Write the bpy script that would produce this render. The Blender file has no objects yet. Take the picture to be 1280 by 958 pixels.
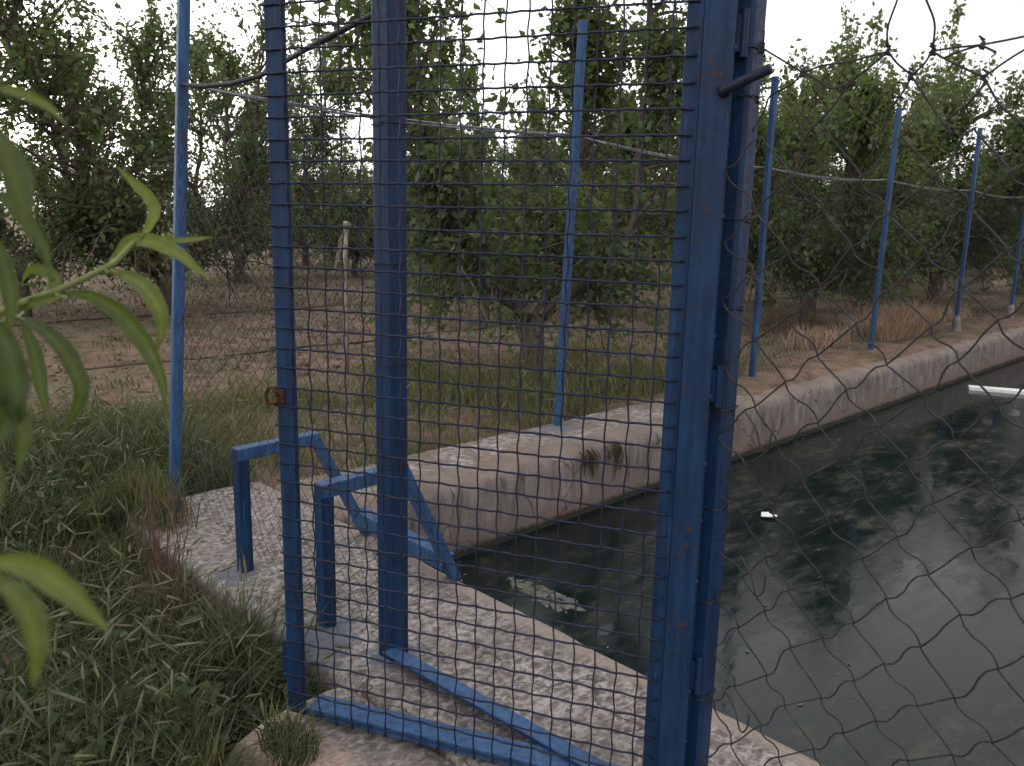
import bpy, math, random
import numpy as np
from mathutils import Vector, noise as mnoise

rng = np.random.default_rng(7)
random.seed(7)
scene = bpy.context.scene
COL = scene.collection
R = math.radians

# ----------------------------------------------------------------- directions
# u runs along the long pool wall, v across it (to the right / towards the photographer)
PSI = 0.7954
dU = np.array([math.sin(PSI), math.cos(PSI), 0.0])
dV = np.array([math.cos(PSI), -math.sin(PSI), 0.0])
ZZ = np.array([0, 0, 1.0])


def W(u, v, z=0.0):
    return u * dU + v * dV + z * ZZ


def nrm(a):
    a = np.asarray(a, float)
    return a / (np.linalg.norm(a) + 1e-12)


# ----------------------------------------------------------------- materials
def new_mat(name):
    m = bpy.data.materials.new(name)
    m.use_nodes = True
    nt = m.node_tree
    nt.nodes.clear()
    out = nt.nodes.new('ShaderNodeOutputMaterial')
    return m, nt, out


def N(nt, kind, **kw):
    n = nt.nodes.new(kind)
    for k, val in kw.items():
        if k in n.inputs:
            n.inputs[k].default_value = val
        else:
            setattr(n, k, val)
    return n


def noise_tex(nt, vec, scale, detail=4, rough=.6, dist=0.0):
    n = nt.nodes.new('ShaderNodeTexNoise')
    n.inputs['Scale'].default_value = scale
    n.inputs['Detail'].default_value = detail
    n.inputs['Roughness'].default_value = rough
    n.inputs['Distortion'].default_value = dist
    nt.links.new(vec, n.inputs['Vector'])
    return n.outputs['Fac']


def ramp(nt, fac, stops):
    r = nt.nodes.new('ShaderNodeValToRGB')
    e = r.color_ramp.elements
    while len(e) < len(stops):
        e.new(0.5)
    for el, (p, c) in zip(e, stops):
        el.position = p
        el.color = (c[0], c[1], c[2], 1) if not np.isscalar(c) else (c, c, c, 1)
    nt.links.new(fac, r.inputs['Fac'])
    return r.outputs['Color']


def mix(nt, fac, a, b, blend='MIX'):
    m = nt.nodes.new('ShaderNodeMix')
    m.data_type = 'RGBA'
    m.blend_type = blend
    for sock, val in ((m.inputs[0], fac), (m.inputs[6], a), (m.inputs[7], b)):
        if isinstance(val, (int, float)):
            sock.default_value = val
        elif isinstance(val, tuple):
            sock.default_value = (val[0], val[1], val[2], 1)
        else:
            nt.links.new(val, sock)
    return m.outputs[2]


def mth(nt, op, a, b=None, c=None, clamp=False):
    m = nt.nodes.new('ShaderNodeMath')
    m.operation = op
    m.use_clamp = clamp
    for i, val in enumerate((a, b, c)):
        if val is None:
            continue
        if isinstance(val, (int, float)):
            m.inputs[i].default_value = val
        else:
            nt.links.new(val, m.inputs[i])
    return m.outputs[0]


def coords(nt, stretch=(1, 1, 1)):
    """world position in the (u, v, z) frame, optionally stretched"""
    g = nt.nodes.new('ShaderNodeNewGeometry')
    mp = nt.nodes.new('ShaderNodeMapping')
    mp.vector_type = 'POINT'
    # rotate so that dU -> +X
    ang = math.atan2(dU[1], dU[0])
    mp.inputs['Rotation'].default_value = (0, 0, -ang)
    nt.links.new(g.outputs['Position'], mp.inputs['Vector'])
    sep = nt.nodes.new('ShaderNodeSeparateXYZ')
    nt.links.new(mp.outputs['Vector'], sep.inputs[0])
    mp2 = nt.nodes.new('ShaderNodeMapping')
    mp2.inputs['Scale'].default_value = stretch
    nt.links.new(mp.outputs['Vector'], mp2.inputs['Vector'])
    v_ = mth(nt, 'MULTIPLY', sep.outputs['Y'], -1.0)
    return mp2.outputs['Vector'], sep.outputs['X'], v_, sep.outputs['Z']


def bump(nt, height, strength=.4, dist=.01):
    b = nt.nodes.new('ShaderNodeBump')
    b.inputs['Strength'].default_value = strength
    b.inputs['Distance'].default_value = dist
    nt.links.new(height, b.inputs['Height'])
    return b.outputs['Normal']


def finish(nt, out, col, rough=.8, normal=None, spec=.3, metallic=0.0):
    p = nt.nodes.new('ShaderNodeBsdfPrincipled')
    for sock, val in ((p.inputs['Base Color'], col), (p.inputs['Roughness'], rough)):
        if isinstance(val, (int, float)):
            sock.default_value = val
        elif isinstance(val, tuple):
            sock.default_value = (val[0], val[1], val[2], 1)
        else:
            nt.links.new(val, sock)
    p.inputs['Specular IOR Level'].default_value = spec
    p.inputs['Metallic'].default_value = metallic
    if normal is not None:
        nt.links.new(normal, p.inputs['Normal'])
    nt.links.new(p.outputs[0], out.inputs['Surface'])
    return p


def step(nt, x, lo, hi):
    m = nt.nodes.new('ShaderNodeMapRange')
    m.interpolation_type = 'SMOOTHSTEP'
    nt.links.new(x, m.inputs['Value'])
    m.inputs['From Min'].default_value = lo
    m.inputs['From Max'].default_value = hi
    return m.outputs['Result']


def paint_mat(name, base, light, dark, rust=(.045, .024, .017), rust_amt=.60, rough=.46):
    m, nt, out = new_mat(name)
    vec, u, v, z = coords(nt)
    vs, _, _, _ = coords(nt, (16, 16, 1.1))
    streak = noise_tex(nt, vs, 3.0, 5, .65)
    patch = noise_tex(nt, vec, 9.0, 4, .6)
    fine = noise_tex(nt, vec, 70.0, 4, .7)
    c = ramp(nt, streak, [(.28, dark), (.5, base), (.72, light)])
    c = mix(nt, ramp(nt, patch, [(.4, 0.0), (.7, .45)]), c, dark)
    chips = mth(nt, 'ADD', mth(nt, 'MULTIPLY', patch, .38), mth(nt, 'MULTIPLY', fine, .64))
    c = mix(nt, step(nt, chips, rust_amt, rust_amt + .05), c, rust)
    vs2, _, _, _ = coords(nt, (60, 60, 4))
    scr = noise_tex(nt, vs2, 2.0, 3, .5)
    c = mix(nt, mth(nt, 'MULTIPLY', step(nt, scr, .66, .72), .22), c, tuple(min(1, q * 2.4 + .03) for q in light))
    h = mth(nt, 'ADD', mth(nt, 'MULTIPLY', streak, .6), mth(nt, 'MULTIPLY', fine, .5))
    r_ = ramp(nt, fine, [(.3, rough - .08), (.7, rough + .2)])
    finish(nt, out, c, r_, bump(nt, h, .45, .003), .24)
    return m


MAT = {}
MAT['blue'] = paint_mat('blue_paint', (.0055, .0265, .074), (.0105, .043, .112), (.0036, .0135, .038))
MAT['blue_post_and_lit'] = paint_mat('blue_post_and_lit_paint', (.029, .078, .178), (.048, .115, .245), (.014, .040, .10))  # lighter copy of the blue for far posts, sky light painted onto rails
MAT['wire'] = paint_mat('painted_wire', (.012, .017, .040), (.022, .032, .066), (.007, .009, .02), (.03, .02, .018), .6, .5)
MAT['grey_wire'] = paint_mat('galvanised_wire', (.17, .175, .19), (.28, .29, .31), (.08, .08, .085), (.05, .028, .018), .55, .5)
MAT['rusty_wire'] = paint_mat('weathered_wire', (.030, .030, .034), (.055, .054, .058), (.015, .014, .016), (.04, .028, .022), .58, .6)
MAT['rust'] = paint_mat('rusty_iron', (.045, .018, .012), (.07, .03, .018), (.02, .01, .008), (.09, .04, .02), .5, .8)


def slab_mat():
    m, nt, out = new_mat('patchy_concrete_slab')
    vec, u, v, z = coords(nt)
    vst, _, _, _ = coords(nt, (1.0, 1.35, 1.0))
    a = noise_tex(nt, vst, 25, 3, .66, .4)
    b = noise_tex(nt, vec, 75, 4, .68, .3)
    big = noise_tex(nt, vec, 2.2, 3, .5)
    fine = noise_tex(nt, vec, 160, 3, .7)
    vo = nt.nodes.new('ShaderNodeTexVoronoi')
    vo.feature = 'DISTANCE_TO_EDGE'
    vo.inputs['Scale'].default_value = 21
    vo.inputs['Randomness'].default_value = 1.0
    nt.links.new(mixvec(nt, mixvec(nt, vst, 14, .07), 45, .022), vo.inputs['Vector'])
    net = mth(nt, 'SUBTRACT', 1.0, step(nt, vo.outputs['Distance'], .0, .30))
    f = mth(nt, 'ADD', mth(nt, 'MULTIPLY', a, .50), mth(nt, 'ADD', mth(nt, 'MULTIPLY', b, .32), mth(nt, 'MULTIPLY', net, .12)))
    f = mth(nt, 'ADD', f, .02)
    f = mth(nt, 'ADD', f, mth(nt, 'MULTIPLY', mth(nt, 'SUBTRACT', big, .5), .16))
    c = ramp(nt, f, [(.36, (.09, .079, .072)), (.46, (.165, .146, .133)), (.52, (.235, .211, .195)), (.58, (.345, .318, .298)), (.68, (.44, .41, .388))])
    c = mix(nt, ramp(nt, big, [(.35, 0.0), (.75, .5)]), c, (.27, .24, .215), 'MULTIPLY') if False else c
    c = mix(nt, ramp(nt, fine, [(.35, .30), (.62, 0.0)]), c, (.10, .078, .065))
    stain = ramp(nt, noise_tex(nt, vec, 3.1, 5, .62, .4), [(.48, 0.0), (.66, .6)])
    c = mix(nt, stain, c, (.135, .115, .10))
    cv = nt.nodes.new('ShaderNodeTexVoronoi')
    cv.feature = 'DISTANCE_TO_EDGE'
    cv.inputs['Scale'].default_value = 1.25
    nt.links.new(mixvec(nt, mixvec(nt, vec, 4, .3), 20, .03), cv.inputs['Vector'])
    c = mix(nt, mth(nt, 'MULTIPLY', mth(nt, 'SUBTRACT', 1.0, step(nt, cv.outputs['Distance'], .001, .006)), .75), c, (.05, .042, .036))
    # pinkish mortar on the front of the step
    wu = mth(nt, 'ADD', u, mth(nt, 'MULTIPLY', mth(nt, 'SUBTRACT', a, .5), .25))
    pk = ramp(nt, b, [(.3, (.20, .145, .118)), (.55, (.34, .255, .215)), (.75, (.42, .335, .29))])
    c = mix(nt, mth(nt, 'SUBTRACT', 1.0, step(nt, wu, .99, 1.06)), c, pk)
    # smooth trowelled band along the pool edge (a different pour)
    w = mth(nt, 'ADD', u, mth(nt, 'MULTIPLY', mth(nt, 'SUBTRACT', noise_tex(nt, vec, 6, 3), .5), .16))
    band = mth(nt, 'MULTIPLY', step(nt, w, 1.82, 1.87), mth(nt, 'SUBTRACT', 1.0, step(nt, w, 2.05, 2.2)))
    gb = ramp(nt, b, [(.3, (.20, .165, .14)), (.7, (.30, .25, .215))])
    c = mix(nt, mth(nt, 'MULTIPLY', band, mth(nt, 'LESS_THAN', u, 1.99)), c, gb)
    # paint slopped round the feet of the stand and gate post
    def spill(uu, vv, rad):
        d = mth(nt, 'SQRT', mth(nt, 'ADD', mth(nt, 'POWER', mth(nt, 'SUBTRACT', u, uu), 2.0), mth(nt, 'POWER', mth(nt, 'SUBTRACT', v, vv), 2.0)))
        d = mth(nt, 'ADD', d, mth(nt, 'MULTIPLY', mth(nt, 'SUBTRACT', noise_tex(nt, vec, 18, 4, .7), .5), .22))
        return mth(nt, 'SUBTRACT', 1.0, step(nt, d, rad * .5, rad))
    for (uu, vv, rad, col) in ((1.31, -2.82, .11, (.11, .12, .15)), (1.29, -2.2, .17, (.12, .145, .19)), (1.22, -2.13, .16, (.10, .10, .11)), (1.40, -1.93, .12, (.11, .125, .17))):
        c = mix(nt, mth(nt, 'MULTIPLY', spill(uu, vv, rad), .8), c, col)
    # vertical sides darkened to brown
    side = mth(nt, 'SUBTRACT', 1.0, step(nt, z, -.045, -.018))
    c = mix(nt, mth(nt, 'MULTIPLY', side, .85), c, ramp(nt, b, [(.3, (.07, .055, .04)), (.7, (.14, .105, .08))]))
    h = mth(nt, 'ADD', mth(nt, 'MULTIPLY', f, 1.0), mth(nt, 'MULTIPLY', fine, .35))
    finish(nt, out, c, .9, bump(nt, h, .7, .012), .2)
    return m


def wall_mat():
    m, nt, out = new_mat('old_concrete_wall')
    vec, u, v, z = coords(nt)
    vs, _, _, _ = coords(nt, (1.0, 1.0, .18))
    st = noise_tex(nt, vs, 16, 5, .65)
    st2 = noise_tex(nt, vs, 5, 4, .6)
    a = noise_tex(nt, vec, 22, 4, .65, .4)
    fine = noise_tex(nt, vec, 140, 3, .7)
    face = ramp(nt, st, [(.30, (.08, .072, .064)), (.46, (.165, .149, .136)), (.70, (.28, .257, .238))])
    face = mix(nt, ramp(nt, st2, [(.36, .55), (.52, 0.0)]), face, (.13, .112, .09))
    # wet / algae band close to the water
    zz = mth(nt, 'ADD', z, mth(nt, 'MULTIPLY', mth(nt, 'SUBTRACT', st2, .5), .05))
    face = mix(nt, mth(nt, 'SUBTRACT', 1.0, step(nt, zz, -.34, -.22)), face, (.17, .14, .118))
    zz2 = mth(nt, 'ADD', z, mth(nt, 'MULTIPLY', mth(nt, 'SUBTRACT', st, .5), .05))
    face = mix(nt, mth(nt, 'SUBTRACT', 1.0, step(nt, zz2, -.385, -.345)), face, (.022, .024, .016))
    # hairline cracks
    vo = nt.nodes.new('ShaderNodeTexVoronoi')
    vo.feature = 'DISTANCE_TO_EDGE'
    vo.inputs['Scale'].default_value = 1.7
    nt.links.new(mixvec(nt, vec, 5, .25), vo.inputs['Vector'])
    crack = mth(nt, 'SUBTRACT', 1.0, step(nt, vo.outputs['Distance'], .002, .012))
    face = mix(nt, mth(nt, 'MULTIPLY', crack, .85), face, (.06, .05, .04))
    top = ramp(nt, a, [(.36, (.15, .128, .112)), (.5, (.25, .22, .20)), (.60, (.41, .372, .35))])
    top = mix(nt, ramp(nt, noise_tex(nt, vec, 3.5, 4, .6), [(.42, 0.0), (.62, .85)]), top, (.17, .13, .095))
    vj = mth(nt, 'ADD', v, mth(nt, 'MULTIPLY', mth(nt, 'SUBTRACT', a, .5), .12))
    rim = ramp(nt, st2, [(.3, (.14, .112, .09)), (.7, (.25, .208, .178))])
    top = mix(nt, step(nt, vj, -3.32, -3.26), top, rim)
    dd = mth(nt, 'SQRT', mth(nt, 'ADD', mth(nt, 'POWER', mth(nt, 'SUBTRACT', u, 3.95), 2.0), mth(nt, 'POWER', mth(nt, 'SUBTRACT', v, -3.6), 2.0)))
    top = mix(nt, mth(nt, 'MULTIPLY', mth(nt, 'SUBTRACT', 1.0, step(nt, mth(nt, 'ADD', dd, mth(nt, 'MULTIPLY', mth(nt, 'SUBTRACT', a, .5), .2)), .10, .2)), .6), top, (.13, .155, .215))
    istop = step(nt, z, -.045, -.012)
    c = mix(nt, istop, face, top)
    c = mix(nt, ramp(nt, fine, [(.36, .35), (.6, 0.0)]), c, (.09, .07, .06))
    h = mth(nt, 'ADD', mth(nt, 'MULTIPLY', a, .8), mth(nt, 'ADD', mth(nt, 'MULTIPLY', st, .6), mth(nt, 'MULTIPLY', fine, .3)))
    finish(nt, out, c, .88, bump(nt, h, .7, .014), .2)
    return m


def mixvec(nt, vec, scale, amt):
    n = nt.nodes.new('ShaderNodeTexNoise')
    n.inputs['Scale'].default_value = scale
    nt.links.new(vec, n.inputs['Vector'])
    m = nt.nodes.new('ShaderNodeVectorMath')
    m.operation = 'MULTIPLY_ADD'
    nt.links.new(n.outputs['Color'], m.inputs[0])
    m.inputs[1].default_value = (amt, amt, amt)
    nt.links.new(vec, m.inputs[2])
    return m.outputs[0]


def ground_mat():
    m, nt, out = new_mat('orchard_soil')
    vec, u, v, z = coords(nt)
    vs, _, _, _ = coords(nt, (.35, 1.2, 1))
    big = noise_tex(nt, vs, .9, 4, .6)
    mid = noise_tex(nt, vec, 5, 5, .65, .3)
    fine = noise_tex(nt, vec, 38, 5, .75)
    soil = ramp(nt, mid, [(.32, (.10, .066, .049)), (.5, (.19, .128, .096)), (.68, (.28, .205, .162))])
    litter = ramp(nt, fine, [(.33, (.055, .045, .028)), (.5, (.15, .12, .08)), (.66, (.32, .26, .18))])
    fac = mth(nt, 'ADD', mth(nt, 'MULTIPLY', big, .7), mth(nt, 'MULTIPLY', mid, .3))
    c = mix(nt, step(nt, fac, .46, .58), soil, litter)
    # darker, greener floor under the tree rows
    green = mth(nt, 'MULTIPLY', step(nt, noise_tex(nt, vec, 1.3, 4, .6), .5, .66), .55)
    c = mix(nt, green, c, (.075, .078, .035))
    c = mix(nt, ramp(nt, fine, [(.3, .55), (.45, 0.0)]), c, (.05, .035, .025))
    h = mth(nt, 'ADD', mth(nt, 'MULTIPLY', mid, 1.2), mth(nt, 'MULTIPLY', fine, .8))
    finish(nt, out, c, .95, bump(nt, h, .9, .03), .1)
    return m


def water_mat():
    m, nt, out = new_mat('murky_pool_water')
    vec, u, v, z = coords(nt)
    vs, _, _, _ = coords(nt, (.7, 1.5, 1))
    w = mixvec(nt, vs, 3, .12)
    sc = noise_tex(nt, w, 2.2, 5, .62, .6)
    sc2 = noise_tex(nt, w, 9, 5, .7, .5)
    f = mth(nt, 'ADD', mth(nt, 'MULTIPLY', sc, .55), mth(nt, 'MULTIPLY', sc2, .45))
    deep = ramp(nt, sc, [(.35, (.004, .009, .009)), (.65, (.010, .016, .015))])
    pale_patch = mth(nt, 'MULTIPLY', step(nt, f, .51, .63), .75)  # scum film lightening the deep water
    c = mix(nt, pale_patch, deep, ramp(nt, sc2, [(.4, (.016, .020, .015)), (.6, (.040, .040, .030))]))
    rip = noise_tex(nt, vs, 12, 3, .55)
    rip2 = noise_tex(nt, vs, 2.2, 2, .5)
    h = mth(nt, 'ADD', mth(nt, 'MULTIPLY', rip, .35), rip2)
    rough = ramp(nt, f, [(.45, .075), (.62, .30)])
    p = finish(nt, out, c, rough, bump(nt, h, .15, .012), .34)
    p.inputs['IOR'].default_value = 1.333
    return m


def leaf_mat(name, dark, base, light, transl=.35, rough=.5, spec=.3):
    m, nt, out = new_mat(name)
    at = nt.nodes.new('ShaderNodeAttribute')
    at.attribute_name = 'tint'
    oi = nt.nodes.new('ShaderNodeObjectInfo')
    sep = nt.nodes.new('ShaderNodeSeparateColor')
    nt.links.new(at.outputs['Color'], sep.inputs[0])
    c = ramp(nt, sep.outputs[0], [(0.0, dark), (.5, base), (1.0, light)])
    c = mix(nt, mth(nt, 'MULTIPLY', sep.outputs[1], 1.0), c, (.16, .13, .05))
    g = nt.nodes.new('ShaderNodeNewGeometry')
    c2 = mix(nt, mth(nt, 'MULTIPLY', g.outputs['Backfacing'], .35), c, (.10, .13, .075))
    vec, _, _, _ = coords(nt)
    if name == 'peach_leaf':
        sp = noise_tex(nt, vec, 95, 4, .7)
        c2 = mix(nt, mth(nt, 'MULTIPLY', step(nt, sp, .60, .68), .5), c2, (.10, .085, .02))
        c2 = mix(nt, ramp(nt, noise_tex(nt, vec, 30, 3, .6), [(.35, .45), (.6, 0.0)]), c2, dark)
    p = nt.nodes.new('ShaderNodeBsdfPrincipled')
    nt.links.new(c2, p.inputs['Base Color'])
    p.inputs['Roughness'].default_value = rough
    p.inputs['Specular IOR Level'].default_value = spec
    t = nt.nodes.new('ShaderNodeBsdfTranslucent')
    nt.links.new(mix(nt, .5, c, (.14, .20, .03)), t.inputs['Color'])
    ms = nt.nodes.new('ShaderNodeMixShader')
    ms.inputs[0].default_value = transl
    nt.links.new(p.outputs[0], ms.inputs[1])
    nt.links.new(t.outputs[0], ms.inputs[2])
    nt.links.new(ms.outputs[0], out.inputs['Surface'])
    return m


def simple_mat(name, a, b, scale=20, rough=.8, bs=.4, spec=.25, stretch=(1, 1, 1)):
    m, nt, out = new_mat(name)
    vec, _, _, _ = coords(nt, stretch)
    f = noise_tex(nt, vec, scale, 5, .65)
    finish(nt, out, ramp(nt, f, [(.32, a), (.68, b)]), rough, bump(nt, f, bs, .006), spec)
    return m


MAT['slab'] = slab_mat()
MAT['wall'] = wall_mat()
MAT['ground'] = ground_mat()
MAT['water'] = water_mat()
MAT['apron'] = simple_mat('pinkish_concrete', (.19, .14, .115), (.36, .28, .24), 11, .92, .6)
MAT['leaf'] = leaf_mat('pear_leaf', (.046, .066, .026), (.092, .132, .050), (.16, .205, .075), .44)
MAT['leaf_bright'] = leaf_mat('pear_leaf_young', (.04, .062, .018), (.085, .125, .036), (.15, .20, .055), .36)
MAT['peach'] = leaf_mat('peach_leaf', (.018, .033, .010), (.075, .108, .022), (.19, .22, .045), .36, .42)
MAT['grass'] = leaf_mat('grass_blade', (.022, .030, .014), (.047, .060, .027), (.125, .137, .08), .25, .6)
MAT['dry'] = leaf_mat('dry_grass', (.24, .155, .115), (.50, .335, .245), (.64, .47, .36), .4, .7)
MAT['straw'] = leaf_mat('straw', (.09, .072, .048), (.20, .165, .115), (.34, .285, .21), .25, .7)
MAT['verge'] = leaf_mat('verge_blade', (.070, .082, .036), (.135, .148, .064), (.26, .26, .14), .36, .6)
MAT['tussock'] = leaf_mat('pink_straw', (.33, .205, .16), (.58, .375, .295), (.68, .49, .40), .45, .7)
MAT['bark'] = simple_mat('pear_bark', (.055, .042, .036), (.15, .12, .10), 30, .95, .9, .1, (1, 1, .3))
MAT['twig'] = simple_mat('green_twig', (.09, .12, .035), (.16, .19, .06), 60, .5, .2)
MAT['stake'] = simple_mat('pale_wood', (.20, .165, .13), (.36, .31, .25), 25, .9, .5, .1, (1, 1, .2))
MAT['furrow_shadow'] = simple_mat('furrow_shadow_brown', (.022, .017, .014), (.07, .052, .042), 30, .6)
MAT['white'] = simple_mat('weathered_white', (.62, .62, .60), (.82, .82, .80), 12, .6, .2)
MAT['pale_patch'] = simple_mat('pale_mottle', (.025, .027, .02), (.16, .16, .14), 40, .7, .8)
MAT['litter'] = simple_mat('drift_litter', (.07, .06, .036), (.19, .17, .115), 9, .8, .2)
MAT['stem_dry'] = simple_mat('dead_stem', (.06, .038, .028), (.15, .10, .07), 30, .95, .3)
MAT['footing'] = simple_mat('grey_mortar', (.13, .12, .115), (.24, .22, .21), 25, .95)
MAT['block'] = simple_mat('pale_block', (.22, .19, .17), (.33, .29, .26), 3, .9, .3)
MAT['moss'] = simple_mat('hanging_moss', (.020, .018, .009), (.06, .05, .022), 40, .95, .6)


# ----------------------------------------------------------------- mesh builder
class MB:
    def __init__(self):
        self.v = []
        self.f = []

    def add(self, verts, faces):
        o = len(self.v)
        self.v.extend([tuple(map(float, p)) for p in verts])
        self.f.extend([tuple(i + o for i in fc) for fc in faces])

    def box(self, c, ax, ay, az):
        """centre and three half-axis vectors"""
        c, ax, ay, az = map(lambda a: np.asarray(a, float), (c, ax, ay, az))
        vs = [c + sx * ax + sy * ay + sz * az for sz in (-1, 1) for sy in (-1, 1) for sx in (-1, 1)]
        fs = [(0, 2, 3, 1), (4, 5, 7, 6), (0, 1, 5, 4), (2, 6, 7, 3), (0, 4, 6, 2), (1, 3, 7, 5)]
        if np.dot(np.cross(ax, ay), az) < 0:
            fs = [tuple(reversed(q)) for q in fs]
        self.add(vs, fs)

    def bar(self, p0, p1, side, w, h, ext=0.0):
        """rectangular bar from p0 to p1; w along side, h across"""
        p0, p1 = np.asarray(p0, float), np.asarray(p1, float)
        t = nrm(p1 - p0)
        s = nrm(np.asarray(side, float) - np.dot(side, t) * t)
        n = np.cross(t, s)
        L = np.linalg.norm(p1 - p0) / 2 + ext
        self.box((p0 + p1) / 2, t * L, s * w / 2, n * h / 2)

    def tube(self, pts, r, n=6, cap=True):
        pts = [np.asarray(p, float) for p in pts]
        m = len(pts)
        rr = [r] * m if np.isscalar(r) else list(r)
        t0 = nrm(pts[1] - pts[0])
        ref = np.array([0, 0, 1.0]) if abs(t0[2]) < .9 else np.array([1.0, 0, 0])
        a = nrm(np.cross(t0, ref))
        vs, fs = [], []
        for i, p in enumerate(pts):
            t = nrm(pts[min(i + 1, m - 1)] - pts[max(i - 1, 0)])
            a = nrm(a - np.dot(a, t) * t)
            b = np.cross(t, a)
            for k in range(n):
                q = 2 * math.pi * k / n
                vs.append(p + rr[i] * (math.cos(q) * a + math.sin(q) * b))
        for i in range(m - 1):
            for k in range(n):
                k2 = (k + 1) % n
                fs.append((i * n + k, i * n + k2, (i + 1) * n + k2, (i + 1) * n + k))
        if cap:
            fs.append(tuple(reversed(range(n))))
            fs.append(tuple((m - 1) * n + k for k in range(n)))
        self.add(vs, fs)

    def ball(self, c, r, seg=6, ring=4, squash=1.0):
        vs, fs = [], []
        for i in range(ring + 1):
            th = math.pi * i / ring
            for k in range(seg):
                ph = 2 * math.pi * k / seg
                vs.append((c[0] + r * math.sin(th) * math.cos(ph), c[1] + r * math.sin(th) * math.sin(ph), c[2] + r * squash * math.cos(th)))
        for i in range(ring):
            for k in range(seg):
                k2 = (k + 1) % seg
                fs.append((i * seg + k, (i + 1) * seg + k, (i + 1) * seg + k2, i * seg + k2))
        self.add(vs, fs)

    def build(self, name, mat, parent=None, loc=None, smooth=False, bevel=0.0):
        off = np.zeros(3)
        if parent is not None:
            off = np.array(parent['_o'])
        elif loc is not None:
            off = np.asarray(loc, float)
        return mesh_obj(name, np.array(self.v) - off, self.f, mat, parent, None if parent is not None else off, smooth, bevel)


ORIG = {}


def mesh_obj(name, verts, faces, mat, parent=None, loc=None, smooth=False, bevel=0.0, tint=None):
    me = bpy.data.meshes.new(name)
    me.from_pydata([tuple(p) for p in verts], [], [tuple(int(i) for i in q) for q in faces])
    me.materials.append(mat)
    if tint is not None:
        at = me.attributes.new('tint', 'FLOAT_COLOR', 'POINT')
        at.data.foreach_set('color', np.asarray(tint, np.float32).ravel())
    if smooth:
        me.polygons.foreach_set('use_smooth', np.ones(len(me.polygons), bool))
    me.update()
    o = bpy.data.objects.new(name, me)
    COL.objects.link(o)
    if parent is not None:
        o.parent = parent
    if loc is not None:
        o.location = tuple(loc)
    if bevel:
        b = o.modifiers.new('edge', 'BEVEL')
        b.width = bevel
        b.segments = 2
        b.limit_method = 'ANGLE'
    return o


def fast_mesh(name, V, F, mat, tint, parent=None, off=None, smooth=False):
    """V (n,3), F (m,k) arrays with constant face size"""
    off = np.zeros(3) if off is None else np.asarray(off, float)
    me = bpy.data.meshes.new(name)
    V = np.asarray(V, np.float32) - off.astype(np.float32)
    F = np.asarray(F, np.int32)
    m, k = F.shape
    me.vertices.add(len(V))
    me.vertices.foreach_set('co', V.ravel())
    me.loops.add(m * k)
    me.loops.foreach_set('vertex_index', F.ravel())
    me.polygons.add(m)
    me.polygons.foreach_set('loop_start', np.arange(0, m * k, k, dtype=np.int32))
    me.materials.append(mat)
    if tint is not None:
        at = me.attributes.new('tint', 'FLOAT_COLOR', 'POINT')
        at.data.foreach_set('color', np.asarray(tint, np.float32).ravel())
    me.update(calc_edges=True)
    me.validate()
    if smooth:
        me.polygons.foreach_set('use_smooth', np.ones(len(me.polygons), bool))
    o = bpy.data.objects.new(name, me)
    COL.objects.link(o)
    if parent is not None:
        o.parent = parent
    else:
        o.location = tuple(off)
    return o


def thing(name, label, cat, loc, group=None):
    o = bpy.data.objects.new(name, None)
    o.empty_display_size = .1
    COL.objects.link(o)
    o.location = tuple(map(float, loc))
    o['_o'] = [float(a) for a in loc]
    o['label'] = label
    o['category'] = cat
    if group:
        o['group'] = group
    return o


def tag(o, label=None, cat=None, group=None, kind=None):
    for k, val in (('label', label), ('category', cat), ('group', group), ('kind', kind)):
        if val:
            o[k] = val
    return o


def smooth01(x, a, b):
    t = np.clip((x - a) / (b - a), 0, 1)
    return t * t * (3 - 2 * t)


def vnoise(x, y, seed=0):
    """cheap smooth 2-D value noise in numpy"""
    xi, yi = np.floor(x).astype(np.int64), np.floor(y).astype(np.int64)
    xf, yf = x - xi, y - yi

    def h(a, b):
        n = (a * 374761393 + b * 668265263 + seed * 974634777) & 0x7fffffff
        n = ((n ^ (n >> 13)) * 1274126177) & 0x7fffffff
        return ((n ^ (n >> 16)) & 0xffff) / 65535.0
    sx, sy = xf * xf * (3 - 2 * xf), yf * yf * (3 - 2 * yf)
    a = h(xi, yi) * (1 - sx) + h(xi + 1, yi) * sx
    b = h(xi, yi + 1) * (1 - sx) + h(xi + 1, yi + 1) * sx
    return a * (1 - sy) + b * sy


def fbm(x, y, seed=0, oct=4):
    s, a, t = 0, .5, 0
    for i in range(oct):
        s = s + a * vnoise(x * 2 ** i, y * 2 ** i, seed + i)
        t += a
        a *= .5
    return s / t


# ----------------------------------------------------------------- ground
WALL_IN, WALL_OUT = -3.10, -3.70
POOL_U0, POOL_U1, POOL_V1 = 1.93, 18.0, 6.0
WATER_Z = -.41


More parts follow.
